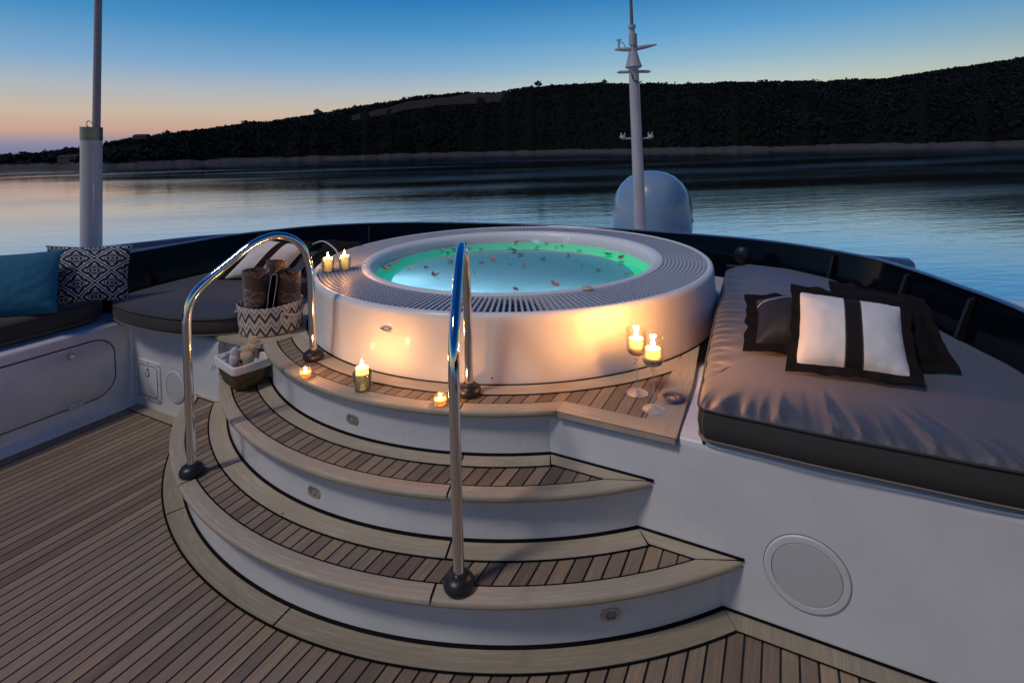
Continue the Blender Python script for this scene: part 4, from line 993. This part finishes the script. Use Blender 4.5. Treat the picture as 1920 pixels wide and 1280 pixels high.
def tealight(x, y, z, r, h, lab, power):
    e = empty('tealight_candle', (x, y, z), lab, 'candle', 'small glass tealights on the platform'); bm = NB()
    lathe(bm, (x, y), [(0, z+.0005), (r*.82, z+.0005), (r*.88, z+.003), (r, z+h-.001), (r*.985, z+h+.0006), (r*.95, z+h-.001), (r*.84, z+.005), (0, z+.005)], 36); link('glass_cup', bm, M['glass'], e)
    bm = NB(); lathe(bm, (x, y), [(0, z+.0055), (r*.80, z+.0055), (r*.88, z+h*.66), (r*.6, z+h*.64), (0, z+h*.62)], 32); link('wax', bm, M['wax_yel'], e)
    flame(e, (x, y, z+h*.64), .75, power, dl=.004)
tealight(-2.080, 1.765, .6, .030, .042, 'small glass tealight burning on the left of the top step', .42)
tealight(-1.318, 1.815, .6, .030, .042, 'small glass tealight burning just left of the centre handrail', .42)
cup('candle_glass', -1.731, 1.785, .6, .045, .082, 'smoky tapered glass tumbler on the top step holding a tall ivory candle', M['glass_smoke'], taper=.009)
pillar('pillar_candle', -1.731, 1.785, .607, .029, .098, 'tall ivory pillar candle burning in the tumbler on the top step', 1.35, fs=1.15)
for k, (x_, y_, lab) in enumerate([(-2.632, 2.438, 'left'), (-2.578, 2.530, 'right')]):
    zz = .917
    cup('candle_glass', x_, y_, zz, .041, .083, lab+' one of two glass tumblers standing on the tub grating', M['glass_smoke'], taper=.007)
    pillar('pillar_candle', x_, y_, zz+.007, .030, .088, lab+' one of two short ivory candles burning on the tub rim', 1.2 if k == 0 else .9, fs=1.15)
for k, (x_, y_, lab) in enumerate([(-.586, 2.272, 'rear'), (-.488, 2.155, 'front')]):
    z = .6; hs = .162 if k == 0 else .175; rb_ = .045
    e = empty('stemmed_candle_glass', (x_, y_, z), lab+' of two tall stemmed candle glasses beside the tub wall', 'candle holder')
    bm = NB(); lathe(bm, (x_, y_), [(0, z+.001), (.046, z+.001), (.047, z+.0025), (.03, z+.005), (.010, z+.009), (.0055, z+.02), (.0045, z+.07), (.005, z+hs-.02), (.009, z+hs-.006), (.016, z+hs)], 40); link('stem', bm, M['stemglass'], e)
    bm = NB(); H = .124
    lathe(bm, (x_, y_), [(.004, z+hs+.001), (.022, z+hs+.004), (.036, z+hs+.013), (.043, z+hs+.027), (rb_, z+hs+.045), (rb_-.001, z+hs+H), (rb_-.0022, z+hs+H+.0006), (rb_-.0032, z+hs+H), (rb_-.003, z+hs+.045), (.040, z+hs+.027), (.034, z+hs+.016), (.02, z+hs+.008), (0, z+hs+.006)], 44); link('bowl', bm, M['glass'], e)
    bm = NB(); lathe(bm, (x_, y_), [(0, z+hs+.008), (.02, z+hs+.010), (.033, z+hs+.017), (.039, z+hs+.027), (.0405, z+hs+.040), (.025, z+hs+.044), (0, z+hs+.043)], 32); sd_ = link('sand', bm, M['sand'], e)
    pillar('pillar_candle', x_, y_, z+hs+.0435, .031, .040, 'short candle glowing inside the '+lab+' stemmed glass', 3.7 if k == 0 else 3.7, M['wax_yel'], 1.35)

# ------------------------------------------------------------------ baskets and towels
t = NT('chevron_canvas'); x, y, z = t.sep(t.uv())
uu_ = t.math('MULTIPLY', x, 19.0); tri = t.math('ABSOLUTE', t.math('SUBTRACT', t.math('FRACT', uu_), .5))
v_ = t.math('SUBTRACT', t.math('MULTIPLY', y, 1/.089), t.math('MULTIPLY', tri, 1.10)); fr = t.math('FRACT', t.math('ADD', v_, 5.12))
thick_ = t.math('LESS_THAN', fr, .30); thin_ = t.math('LESS_THAN', t.math('ABSOLUTE', t.math('SUBTRACT', fr, .60)), .045)
m = t.math('MAXIMUM', thick_, thin_); n = t.noise(t.obj(), 350, 2)
c = t.mix(m, (.66, .61, .55, 1), (.085, .075, .072, 1)); t.pbr(c, .9, normal=t.bump(n, .35, .0015)); M['chev'] = t.m
bc = Vector((-2.868, 2.185, .6)); e = empty('towel_basket', bc, 'round white basket with grey zigzag pattern on the teak shelf', 'basket')
bm = NB(); rb_ = .182; h_ = .175
lathe(bm, (bc.x, bc.y), [(0, .603), (rb_-.008, .603), (rb_, .610), (rb_+.002, .65), (rb_+.006, .72), (rb_+.009, .6+h_), (rb_+.006, .604+h_), (rb_+.002, .6+h_), (rb_-.004, .65), (rb_-.008, .608), (0, .607)], 80)
for v in bm.verts: v.co.z += .004*math.sin(math.atan2(v.co.y-bc.y, v.co.x-bc.x)*3+1)*(v.co.z-.6)/.17
link('basket_body', bm, M['chev'], e)
M['rope'] = fabric('cream_rope', (.60, .55, .47), 90)
for a in (-155, 8):
    A = R(a); bm = NB(); pts = []
    for k in range(9):
        q = A+R((k-4)*5.0)*1.4; rr2 = rb_+.012+.012*math.sin(PI*k/8); pts.append((bc.x+rr2*math.cos(q), bc.y+rr2*math.sin(q), .735-.028*math.sin(PI*k/8)))
    tube(bm, catmull(pts, 3), .0075, 8)
    tube(bm, [(pts[0][0], pts[0][1], .735), (pts[0][0]*1.0, pts[0][1], .700), (pts[0][0]+.006, pts[0][1]-.004, .672)], [.006, .009, .003], 7); link('rope_handle', bm, M['rope'], e)
t = NT('embroidered_towel'); x, y, z = t.sep(t.uv()); u_ = t.vec(t.math('MULTIPLY', x, 8.0), t.math('MULTIPLY', y, 17.0)); w_ = t.noise(u_, 1.5, 2, .5, 3.5)
m = t.math('LESS_THAN', t.math('ABSOLUTE', t.math('SUBTRACT', w_, .5)), .022); zn = t.noise(u_, .6, 1); m = t.math('MULTIPLY', m, t.math('GREATER_THAN', zn, .44)); m = t.math('MULTIPLY', m, t.math('LESS_THAN', y, .285))
fz = t.noise(t.obj(), 260, 3); c = t.mix(fz, (.045, .028, .020, 1), (.10, .065, .045, 1)); c = t.mix(m, c, (.46, .40, .34, 1)); t.pbr(c, .95, normal=t.bump(fz, .7, .003), Sheen_Weight=.5); M['towel'] = t.m
def roll_towel(cx, cy, z0, z1, r, tilt, lab, sq=1.0, nm='rolled_towel'):
    bm = NB(); L = uvl(bm); n_ = 150; turns = 3.2; top = []; bot = []
    for k in range(n_+1):
        f = k/n_; a = f*turns*2*PI; r_ = r*(.22+.78*f); top.append((r_*math.cos(a), r_*math.sin(a)*sq)); bot.append(f)
    prev = None
    for k in range(n_+1):
        f = k/n_; x_, y_ = top[k]; dz = .006*math.sin(f*9)-.004*(1-f)
        cols2 = [bm.verts.new((x_*s_, y_*s_, zz)) for s_, zz in ((1, z0), (1.0, z0+(z1-z0)*.5), (1.0, z1-.010+dz), (.975, z1+dz), (.93, z1-.002+dz), (.90, z1-.02+dz))]
        if prev:
            for q in range(5):
                fc = bm.faces.new((prev[0][q], cols2[q], cols2[q+1], prev[0][q+1])); zz = [0, .15, .28, .295, .3, .3]
                uvs = [(prev[1], zz[q]), (f, zz[q]), (f, zz[q+1]), (prev[1], zz[q+1])]
                for lp, uv_ in zip(fc.loops, uvs): lp[L].uv = uv_
        prev = (cols2, f)
    mt = Matrix.Translation((cx, cy, 0)) @ Matrix.Translation((0, 0, z0)) @ Matrix.Rotation(tilt[0], 4, 'X') @ Matrix.Rotation(tilt[1], 4, 'Y') @ Matrix.Translation((0, 0, -z0))
    bmesh.ops.transform(bm, matrix=mt, verts=bm.verts)
    return link(nm, bm, M['towel'], loc=(cx, cy, z0), label=lab, cat='towel')
off = lambda a, b_: bc+CR*a+CF*b_
p = off(-.050, -.065); roll_towel(p.x, p.y, .612, .985, .083, (R(1), R(-1)), 'thick brown towel roll with white embroidery at the front of the basket')
p = off(.092, .0); roll_towel(p.x, p.y, .612, .965, .080, (R(2), R(7)), 'brown towel roll leaning right in the basket lit orange on top')
p = off(-.02, .095); roll_towel(p.x, p.y, .612, 1.0, .066, (R(-3), R(0)), 'brown towel roll at the back of the basket behind the others')
# folded dark napkin with a white edge
bm = NB(); p = off(.035, -.075); d1 = CR*.9+CF*.4
pts = [(-.012, .62), (-.012, .85), (-.004, .955), (.012, .972), (.03, .962), (.034, .93), (.024, .80), (.018, .62)]; A = []; B = []
for a, z_ in pts:
    q = p+CR*(a+(z_-.62)*.12); A.append(bm.verts.new((q.x-CF.x*.055, q.y-CF.y*.055, z_))); B.append(bm.verts.new((q.x+CF.x*.055, q.y+CF.y*.055, z_)))
for k in range(len(pts)-1): bm.faces.new((A[k], A[k+1], B[k+1], B[k]))
bmesh.ops.solidify(bm, geom=bm.faces[:], thickness=.006); nap = link('folded_towel', bm, M['brown_fab'], label='folded dark towel with a pale edge between the towel rolls', cat='towel')
bm = NB(); tube(bm, [v.co if False else Vector(c_) for c_ in [((p+CR*(a+(z_-.62)*.12))-CF*.057).to_tuple()[:2]+(z_,) for a, z_ in pts]], .0018, 6); link('hem', bm, M['rope'], nap)

# wicker basket with liner and bottles
t = NT('wicker'); o = t.obj(); x, y, z = t.sep(t.uv()); wv = t.n('ShaderNodeTexWave'); t.l(t.vec(x, t.math('MULTIPLY', y, .25)), wv.inputs['Vector']); wv.inputs['Scale'].default_value = 48; wv.inputs['Distortion'].default_value = 1.6
n = t.noise(o, 30, 4); f = t.math('MULTIPLY', wv.outputs['Fac'], t.math('ADD', n, .35)); c = t.ramp(f, [(.05, (.04, .024, .008)), (.45, (.24, .15, .05)), (.9, (.52, .37, .15))])
t.pbr(c, .7, normal=t.bump(wv.outputs['Fac'], 1.0, .008)); M['wicker'] = t.m
wc = Vector((-2.738, 1.895, .4)); we = empty('wicker_basket', wc, 'small wicker basket with a cloth liner standing on the second step', 'basket'); ang = R(-14)
def rr4(hx, hy, z_, r=.03, n_=5):
    o_ = []
    for cx_, cy_, a0 in ((hx-r, hy-r, 0), (-hx+r, hy-r, 90), (-hx+r, -hy+r, 180), (hx-r, -hy+r, 270)):
        for k in range(n_+1):
            q = R(a0+90*k/n_); X, Y = cx_+r*math.cos(q), cy_+r*math.sin(q); o_.append(Vector((wc.x+X*math.cos(ang)-Y*math.sin(ang), wc.y+X*math.sin(ang)+Y*math.cos(ang), z_)))
    return o_
def loft(bm, secs, cap0=True):
    L = uvl(bm); R_ = [[bm.verts.new(p) for p in s_] for s_ in secs]; m_ = len(secs[0]); per = [0]
    for k in range(m_): per.append(per[-1]+(secs[0][(k+1) % m_]-secs[0][k]).length)
    for a in range(len(R_)-1):
        for k in range(m_):
            f = bm.faces.new((R_[a][k], R_[a][(k+1) % m_], R_[a+1][(k+1) % m_], R_[a+1][k])); zz = (secs[a][0].z, secs[a+1][0].z)
            for lp, u_ in zip(f.loops, ((per[k], zz[0]), (per[k+1], zz[0]), (per[k+1], zz[1]), (per[k], zz[1]))): lp[L].uv = u_
    if cap0: bm.faces.new(R_[0][::-1])
bm = NB(); loft(bm, [rr4(.105, .072, .402), rr4(.112, .078, .415), rr4(.128, .092, .47), rr4(.140, .102, .535), rr4(.136, .098, .535), rr4(.12, .086, .47), rr4(.10, .068, .412)]); link('basket_body', bm, M['wicker'], we)
bm = NB(); loft(bm, [rr4(.142, .104, .503), rr4(.147, .109, .506), rr4(.149, .111, .53), rr4(.147, .109, .546), rr4(.140, .102, .550), rr4(.132, .094, .545), rr4(.122, .086, .50), rr4(.108, .072, .43)], False); 
for v in bm.verts: v.co += Vector((noise.noise(v.co*30), noise.noise(v.co*30+Vector((5, 0, 0))), noise.noise(v.co*24+Vector((0, 7, 0)))*.8))*.004
link('cloth_liner', bm, M['white_fab'], we)
q0 = rr4(.15, .112, .51)[12]; bm = NB(); tube(bm, catmull([q0, q0+Vector((-.02, -.012, .004)), q0+Vector((-.012, -.022, -.02)), q0+Vector((-.03, -.02, -.05))], 4), .004, 6); tube(bm, catmull([q0, q0+Vector((.012, -.018, -.01)), q0+Vector((-.004, -.02, -.045))], 4), .0035, 6); link('ribbon_tie', bm, M['white_fab'], we)
def bottle(nm, dx, dy, r, h, lab, mat, capmat, flat=1.0, tilt=0.0, labelmat=None, z=.42, group=None):
    x_, y_ = wc.x+dx*math.cos(ang)-dy*math.sin(ang), wc.y+dx*math.sin(ang)+dy*math.cos(ang); e_ = empty(nm, (x_, y_, z), lab, 'toiletry')
    bm = NB(); lathe(bm, (0, 0), [(0, 0), (r*.92, 0), (r, .004), (r, h*.72), (r*.93, h*.80), (r*.6, h*.86), (r*.55, h*.87)], 28)
    mt = Matrix.Translation((x_, y_, z)) @ Matrix.Rotation(yaw, 4, 'Z') @ Matrix.Rotation(tilt, 4, 'Y') @ Matrix.Diagonal((1, flat, 1, 1))
    bmesh.ops.transform(bm, matrix=mt, verts=bm.verts); link('bottle', bm, mat, e_)
    bm = NB(); lathe(bm, (0, 0), [(r*.6, h*.86), (r*.72, h*.865), (r*.72, h*.985), (r*.66, h), (0, h)], 24); bmesh.ops.transform(bm, matrix=mt, verts=bm.verts); link('cap', bm, capmat, e_)
    if labelmat:
        bm = NB(); lathe(bm, (0, 0), [(r*1.012, h*.36), (r*1.012, h*.66)], 28); bmesh.ops.transform(bm, matrix=mt, verts=bm.verts); link('paper_label', bm, labelmat, e_)
M['cream'] = simple('cream_plastic', (.66, .54, .36), .35); M['whitep'] = simple('white_plastic', (.68, .68, .72), .35); M['amber'] = simple('amber_liquid_bottle', (.28, .15, .03), .2)
t = NT('printed_label'); x, y, z = t.sep(t.uv()); bnd = t.math('LESS_THAN', t.math('FRACT', t.math('MULTIPLY', y, 160)), .42); nz = t.noise(t.vec(t.math('MULTIPLY', x, 60), t.math('MULTIPLY', y, 160)), 1, 1); m = t.math('MULTIPLY', bnd, t.math('GREATER_THAN', nz, .48))
c = t.mix(m, (.62, .52, .34, 1), (.04, .05, .03, 1)); t.pbr(c, .5); M['plabel'] = t.m
bottle('lotion_bottle', -.045, .055, .036, .215, 'cream bottle with a dark printed label at the back of the wicker basket', M['cream'], M['cream'], .6, R(6), M['plabel'])
bottle('lotion_bottle', .045, .02, .034, .195, 'cream and black bottle leaning in the wicker basket', M['cream'], M['cream'], .6, R(-8), M['plabel'])
bottle('spray_bottle', -.015, -.045, .022, .178, 'white round-capped bottle at the front of the wicker basket', M['whitep'], M['whitep'])
bottle('spray_bottle', -.060, -.020, .020, .17, 'white grey bottle left of the round-capped one in the wicker basket', M['whitep'], M['whitep'])
bottle('oil_bottle', .018, -.012, .020, .120, 'small amber bottle in the middle of the wicker basket', M['amber'], M['dkframe'])
bottle('lotion_tube', .095, .005, .020, .140, 'white tube on the right side of the wicker basket', M['whitep'], M['whitep'], .5, R(15))
bottle('cream_jar', -.100, -.05, .026, .125, 'small white pot at the left of the wicker basket', M['whitep'], M['whitep'], 1, R(-10))

# ------------------------------------------------------------------ petals and shells
t = NT('rose_petal'); n = t.noise(t.obj(), 60, 3); oi = t.n('ShaderNodeObjectInfo'); c = t.mix(oi.outputs['Random'], (.42, .17, .17, 1), (.62, .44, .36, 1)); c = t.mix(t.math('MULTIPLY', n, .6), c, (.10, .02, .03, 1)); t.pbr(c, .55, Subsurface_Weight=0.0); M['petal'] = t.m
def petal_mesh(seed):
    rn = random.Random(seed); bm = NB(); a0 = rn.uniform(.7, 1.0); cup_ = rn.uniform(.006, .014); rings = []
    cen = bm.verts.new((0, 0, .001))
    for r_ in (.35, .7, 1.0):
        rings.append([bm.verts.new((.025*r_*math.cos(q*PI/8)*(1+.18*math.sin(q*.9+seed)), .017*r_*a0*math.sin(q*PI/8)*(1+.2*math.cos(q*1.1+seed)), .001+cup_*r_*r_*(.6+.6*math.sin(q*PI/8+seed)))) for q in range(16)])
    for q in range(16): bm.faces.new((cen, rings[0][q], rings[0][(q+1) % 16]))
    for a in range(2):
        for q in range(16): bm.faces.new((rings[a][q], rings[a+1][q], rings[a+1][(q+1) % 16], rings[a][(q+1) % 16]))
    me = bpy.data.meshes.new('petal'); bm.to_mesh(me); bm.free(); me.materials.append(M['petal'])
    me.polygons.foreach_set('use_smooth', [True]*len(me.polygons)); return me
pm = [petal_mesh(k) for k in range(5)]
PT = [(-2.66, 3.14), (-2.62, 3.02), (-2.60, 2.95), (-2.60, 3.66), (-2.52, 3.74), (-2.43, 3.82), (-2.50, 3.60), (-2.439, 3.029), (-2.338, 3.088), (-2.16, 2.935), (-2.137, 2.928), (-2.308, 3.823), (-2.066, 3.425), (-2.019, 3.525), (-2.12, 3.995), (-2.031, 3.903), (-1.832, 3.438), (-2.162, 4.20), (-1.902, 3.765), (-1.686, 3.402), (-1.903, 4.076), (-1.675, 3.7), (-1.889, 4.26), (-1.753, 4.158), (-1.715, 4.198), (-1.541, 3.903), (-1.521, 4.096), (-1.302, 3.554), (-1.162, 3.504), (-1.25, 4.02), (-1.12, 3.93), (-1.071, 3.776), (-1.287, 3.021), (-1.461, 2.815), (-2.3, 3.35), (-1.93, 3.1)]
ORD = ['first', 'second', 'third', 'fourth', 'fifth', 'sixth', 'seventh', 'eighth', 'ninth', 'tenth', 'eleventh', 'twelfth', 'thirteenth', 'fourteenth', 'fifteenth', 'sixteenth', 'seventeenth', 'eighteenth', 'nineteenth', 'twentieth']
PT = [q for q in PT if math.hypot(q[0]-TC[0], q[1]-TC[1]) <= .95]
scr = lambda q: (Vector((q[0], q[1], 0)).dot(CR)/Vector((q[0], q[1], 0)).dot(CF), Vector((q[0], q[1], 0)).dot(CF))
rows_ = {0: [], 1: [], 2: []}
for q in PT: rows_[0 if scr(q)[1] > 4.35 else (1 if scr(q)[1] > 3.9 else 2)].append(q)
i = 0
for rw_, nm_ in ((0, 'far row along the green tub wall'), (1, 'middle row on the tub water'), (2, 'near row on the tub water')):
    for j, (x_, y_) in enumerate(sorted(rows_[rw_], key=lambda q: scr(q)[0])):
        o_ = bpy.data.objects.new('flower_petal', pm[i % 5]); COL.objects.link(o_); o_.location = (x_, y_, .828); o_.rotation_euler = (random.uniform(-.1, .1), random.uniform(-.1, .1), random.uniform(0, 6.3)); s_ = random.uniform(.8, 1.35); o_.scale = (s_, s_, s_)
        tag(o_, ORD[j]+' petal from the left in the '+nm_, 'petal', 'petals floating in the tub'); i += 1
M['shell'] = simple('shell', (.58, .44, .33), .5, nscale=90, var=.4)
def shell(x_, y_, z_, s_, lab, rz):
    bm = NB(); n_ = 28; rings = []; cen = bm.verts.new((x_, y_, z_+s_*.42))
    for r_ in (.3, .6, .85, 1.0):
        rings.append([bm.verts.new((x_+s_*r_*math.cos(2*PI*q/n_+rz)*(1+.05*(q % 2)), y_+s_*.8*r_*math.sin(2*PI*q/n_+rz)*(1+.05*(q % 2)), z_+s_*(.42*(1-r_**2.2)+.03*(q % 2)*r_))) for q in range(n_)])
    for q in range(n_): bm.faces.new((cen, rings[0][q], rings[0][(q+1) % n_]))
    for a in range(3):
        for q in range(n_): bm.faces.new((rings[a][q], rings[a+1][q], rings[a+1][(q+1) % n_], rings[a][(q+1) % n_]))
    link('seashell', bm, M['shell'], label=lab, cat='shell', loc=(x_, y_, z_))
shell(-.960, 2.690, .921, .036, 'round brown seashell resting on the right front lip of the tub', .3)
shell(-2.56, 2.685, .921, .022, 'small spiky seashell on the left lip of the tub near the candles', 1.0); 

# ------------------------------------------------------------------ masts, dome, canister
M['mast'] = gel('white_mast_paint', (.50, .49, .54), .3, .4)
def cyl_between(bm, p, q, r0_, r1_=None, n=24): tube(bm, [p, q], [r0_, r1_ if r1_ is not None else r0_], n)
a = Vector((-5.95, 2.54, -.35)); b_ = Vector((-5.867, 2.583, 1.866)); c_ = Vector((-5.70, 2.67, 5.2)); up_ = (b_-a).normalized()
e = empty('flag_mast', a, 'thick white post with a chrome collar and thin pole rising at the far left', 'mast')
bm = NB(); cyl_between(bm, a, b_, .088, .086); link('post', bm, M['mast'], e)
bm = NB(); cyl_between(bm, b_-up_*.005, b_+up_*.12, .0885); link('collar', bm, metal('dull_steel', (.14, .17, .21), .25), e)
bm = NB(); cyl_between(bm, b_+Vector((.045, .02, .0)), c_+Vector((.045, .02, 0)), .033, .026, 16); link('pole', bm, simple('dusky_pole', (.30, .27, .30), .4), e)
bm = NB(); tube(bm, [b_+up_*.12+CR*(-.02)+CR*.025*math.cos(q*.5)+Vector((0, 0, .03+.03*math.sin(q*.5))) for q in range(10)], .005, 6); link('shackle', bm, M['chrome'], e)

a = Vector((-1.838, 7.498, .2)); b_ = Vector((-1.895, 7.470, 2.78)); up_ = (b_-a).normalized(); P = lambda z_: a+(b_-a)*((z_-a.z)/(b_.z-a.z))
e = empty('antenna_mast', a, 'white antenna mast with small instruments standing in front of the satellite dome', 'mast')
bm = NB(); cyl_between(bm, a, P(2.78), .088, .070); link('post', bm, M['mast'], e)
bm = NB(); tube(bm, [P(2.78), P(2.86), P(2.95), P(3.02), P(3.03)], [.075, .078, .078, .060, .05], 20); tube(bm, [P(2.80), P(2.81), P(2.9), P(3.03)], [.115, .12, .09, .06], 20); link('sensor_head', bm, M['mast'], e)
bm = NB(); tube(bm, [P(3.02), P(3.16)], .036, 14); tube(bm, [P(3.12), P(3.28)], .052, 14); tube(bm, [P(3.28), P(3.36)], .038, 14); tube(bm, [P(3.36), P(3.40)], .055, 14); tube(bm, [P(3.10)+CR*.045, P(3.28)+CR*.045], .022, 8); link('antenna_base', bm, M['mast'], e)
bm = NB(); tube(bm, [P(3.4), P(5.6)], [.024, .014], 10); link('whip_antenna', bm, simple('grey_whip', (.16, .17, .19), .4), e)
bm = NB()
for s_, ln, rise in ((-1, .26, -.0), (1, .34, .06)):
    tube(bm, [P(3.06), P(3.06)+CR*s_*ln*.5+Vector((0, 0, rise*.5)), P(3.06)+CR*s_*ln+Vector((0, 0, rise))], [.032, .03, .012], 10)
link('cross_arm', bm, M['mast'], e)
bm = NB(); q = P(3.06)-CR*.20; tube(bm, [q, q+Vector((0, 0, .12))], .018, 10); tube(bm, [q+Vector((0, 0, .12)), q+Vector((0, 0, .145))], .036, 12); tube(bm, [q+Vector((.0, 0, .09)), q+CR*.06+Vector((0, 0, .10)), q+CR*.10+Vector((0, 0, .02))], .006, 6); link('wind_sensor', bm, M['dkgrey'] if 'dkgrey' in M else M['steel'], e)
bm = NB()
for s_ in (-1, 1): tube(bm, [P(2.74), P(2.74)+CR*s_*.20, P(2.735)+CR*s_*.24], [.02, .024, .010], 10)
tube(bm, [P(2.79), P(2.80)], [.10, .10], 20); link('lower_arm', bm, M['mast'], e)
bm = NB(); tube(bm, catmull([P(2.72)-CR*.05-CF*.07, P(2.62)-CR*.03-CF*.085, P(2.58)+CR*.05-CF*.085, P(2.60)+CR*.09-CF*.05], 6), .008, 6); link('cable_loop', bm, M['dkframe'], e)
bm = NB(); z_ = 1.79
tube(bm, [P(z_)-CR*.22, P(z_)+CR*.22], .012, 8)
for s_ in (-1, 1): tube(bm, [P(z_)+CR*s_*.20+Vector((0, 0, .01)), P(z_)+CR*s_*.20+Vector((0, 0, .05))], [.045, .035], 12); tube(bm, [P(z_)+CR*s_*.17+Vector((0, 0, .05)), P(z_)+CR*s_*.17+Vector((0, 0, .085))], .010, 8); tube(bm, [P(z_)+CR*s_*.22+Vector((0, 0, .05)), P(z_)+CR*s_*.22+Vector((0, 0, .085))], .010, 8)
link('horn_bracket', bm, M['mast'], e)
dc = (-1.944, 8.684)
e = empty('satellite_dome', (*dc, .2), 'big white satellite dome behind the windscreen near the antenna mast', 'dome')
bm = NB(); rD = .64; lathe(bm, dc, [(.50, .18), (.60, .2), (.635, .3), (rD, .5), (rD, .60), (rD*.99, .68), (rD*.955, .80), (rD*.88, .94), (rD*.76, 1.06), (rD*.58, 1.165), (rD*.36, 1.235), (rD*.15, 1.262), (0, 1.266)], 72)
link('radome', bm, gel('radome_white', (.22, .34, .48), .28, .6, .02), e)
tx = bpy.data.curves.new('dome_text', 'FONT'); tx.body = 'Sea'; tx.size = .11; tx.extrude = .001; to = bpy.data.objects.new('dome_text', tx); COL.objects.link(to)
dg = bpy.context.evaluated_depsgraph_get(); me = bpy.data.meshes.new_from_object(to.evaluated_get(dg)); bpy.data.objects.remove(to)
aa = math.atan2(-CF.y, -CF.x)+R(56)
for v in me.vertices:
    th = aa+(v.co.x)/rD; r_ = rD+.003+v.co.z; v.co = Vector((dc[0]+r_*math.cos(th), dc[1]+r_*math.sin(th), .44+v.co.y))
me.materials.append(simple('dark_blue_lettering', (.01, .02, .06), .5)); o_ = bpy.data.objects.new('lettering', me); COL.objects.link(o_); o_.parent = e; o_.matrix_parent_inverse = Matrix.Translation(-e.location)
# life raft canister
e = empty('raft_canister', (.86, 6.05, .2), 'pale blue capsule lying beyond the windscreen at the right', 'canister')
ax = Vector((.376, .196, -.04)).normalized(); c0 = Vector((.86, 6.08, .47)); bm = NB(); pts = []; rs = []
for f, r_ in ((-.24, .01), (-.235, .06), (-.22, .085), (-.20, .098), (0, .10), (.20, .098), (.22, .085), (.235, .06), (.24, .01)): pts.append(c0+ax*f); rs.append(r_)
tube(bm, pts, rs, 24); link('capsule', bm, M['cap'], e)
bm = NB()
for f in (-.12, .12):
    q = c0+ax*f; box(bm, q.x-.03, q.x+.03, q.y-.08, q.y+.08, -.35, .42)
link('cradle', bm, M['steel'], e)
# round dark lamp at the far corner of the daybed
c0 = Vector((-.30, 4.50, .80)); e = empty('deck_lamp', (c0.x, c0.y, .7), 'small round dark lamp on a bracket behind the far corner of the daybed', 'lamp')
bm = NB(); bmesh.ops.create_uvsphere(bm, u_segments=20, v_segments=12, radius=.062, matrix=Matrix.Translation(c0) @ Matrix.Diagonal((1, .6, 1.15, 1))); link('lamp_head', bm, M['dkframe'], e)
bm = NB(); tube(bm, [(c0.x, c0.y, .56), (c0.x, c0.y, .76)], .012, 8); tube(bm, [c0+Vector((-.12, 0, -.09)), c0+Vector((.12, .0, -.09))], .012, 8); link('lamp_bracket', bm, M['dkframe'], e)
# curved white wire behind the rim candles
bm = NB(); tube(bm, catmull([(-3.40, 2.95, .94), (-3.22, 2.92, 1.0), (-3.05, 2.85, .995), (-2.92, 2.80, .95), (-2.88, 2.78, .86), (-2.88, 2.78, .935)][:5], 6), .006, 8); link('tub_hose', bm, M['mast'], label='thin pale curved hose arching behind the rim candles', cat='hose')
for o_ in list(bpy.data.objects):
    if o_.type == 'LIGHT' and o_.name.startswith('flame_light'): pass
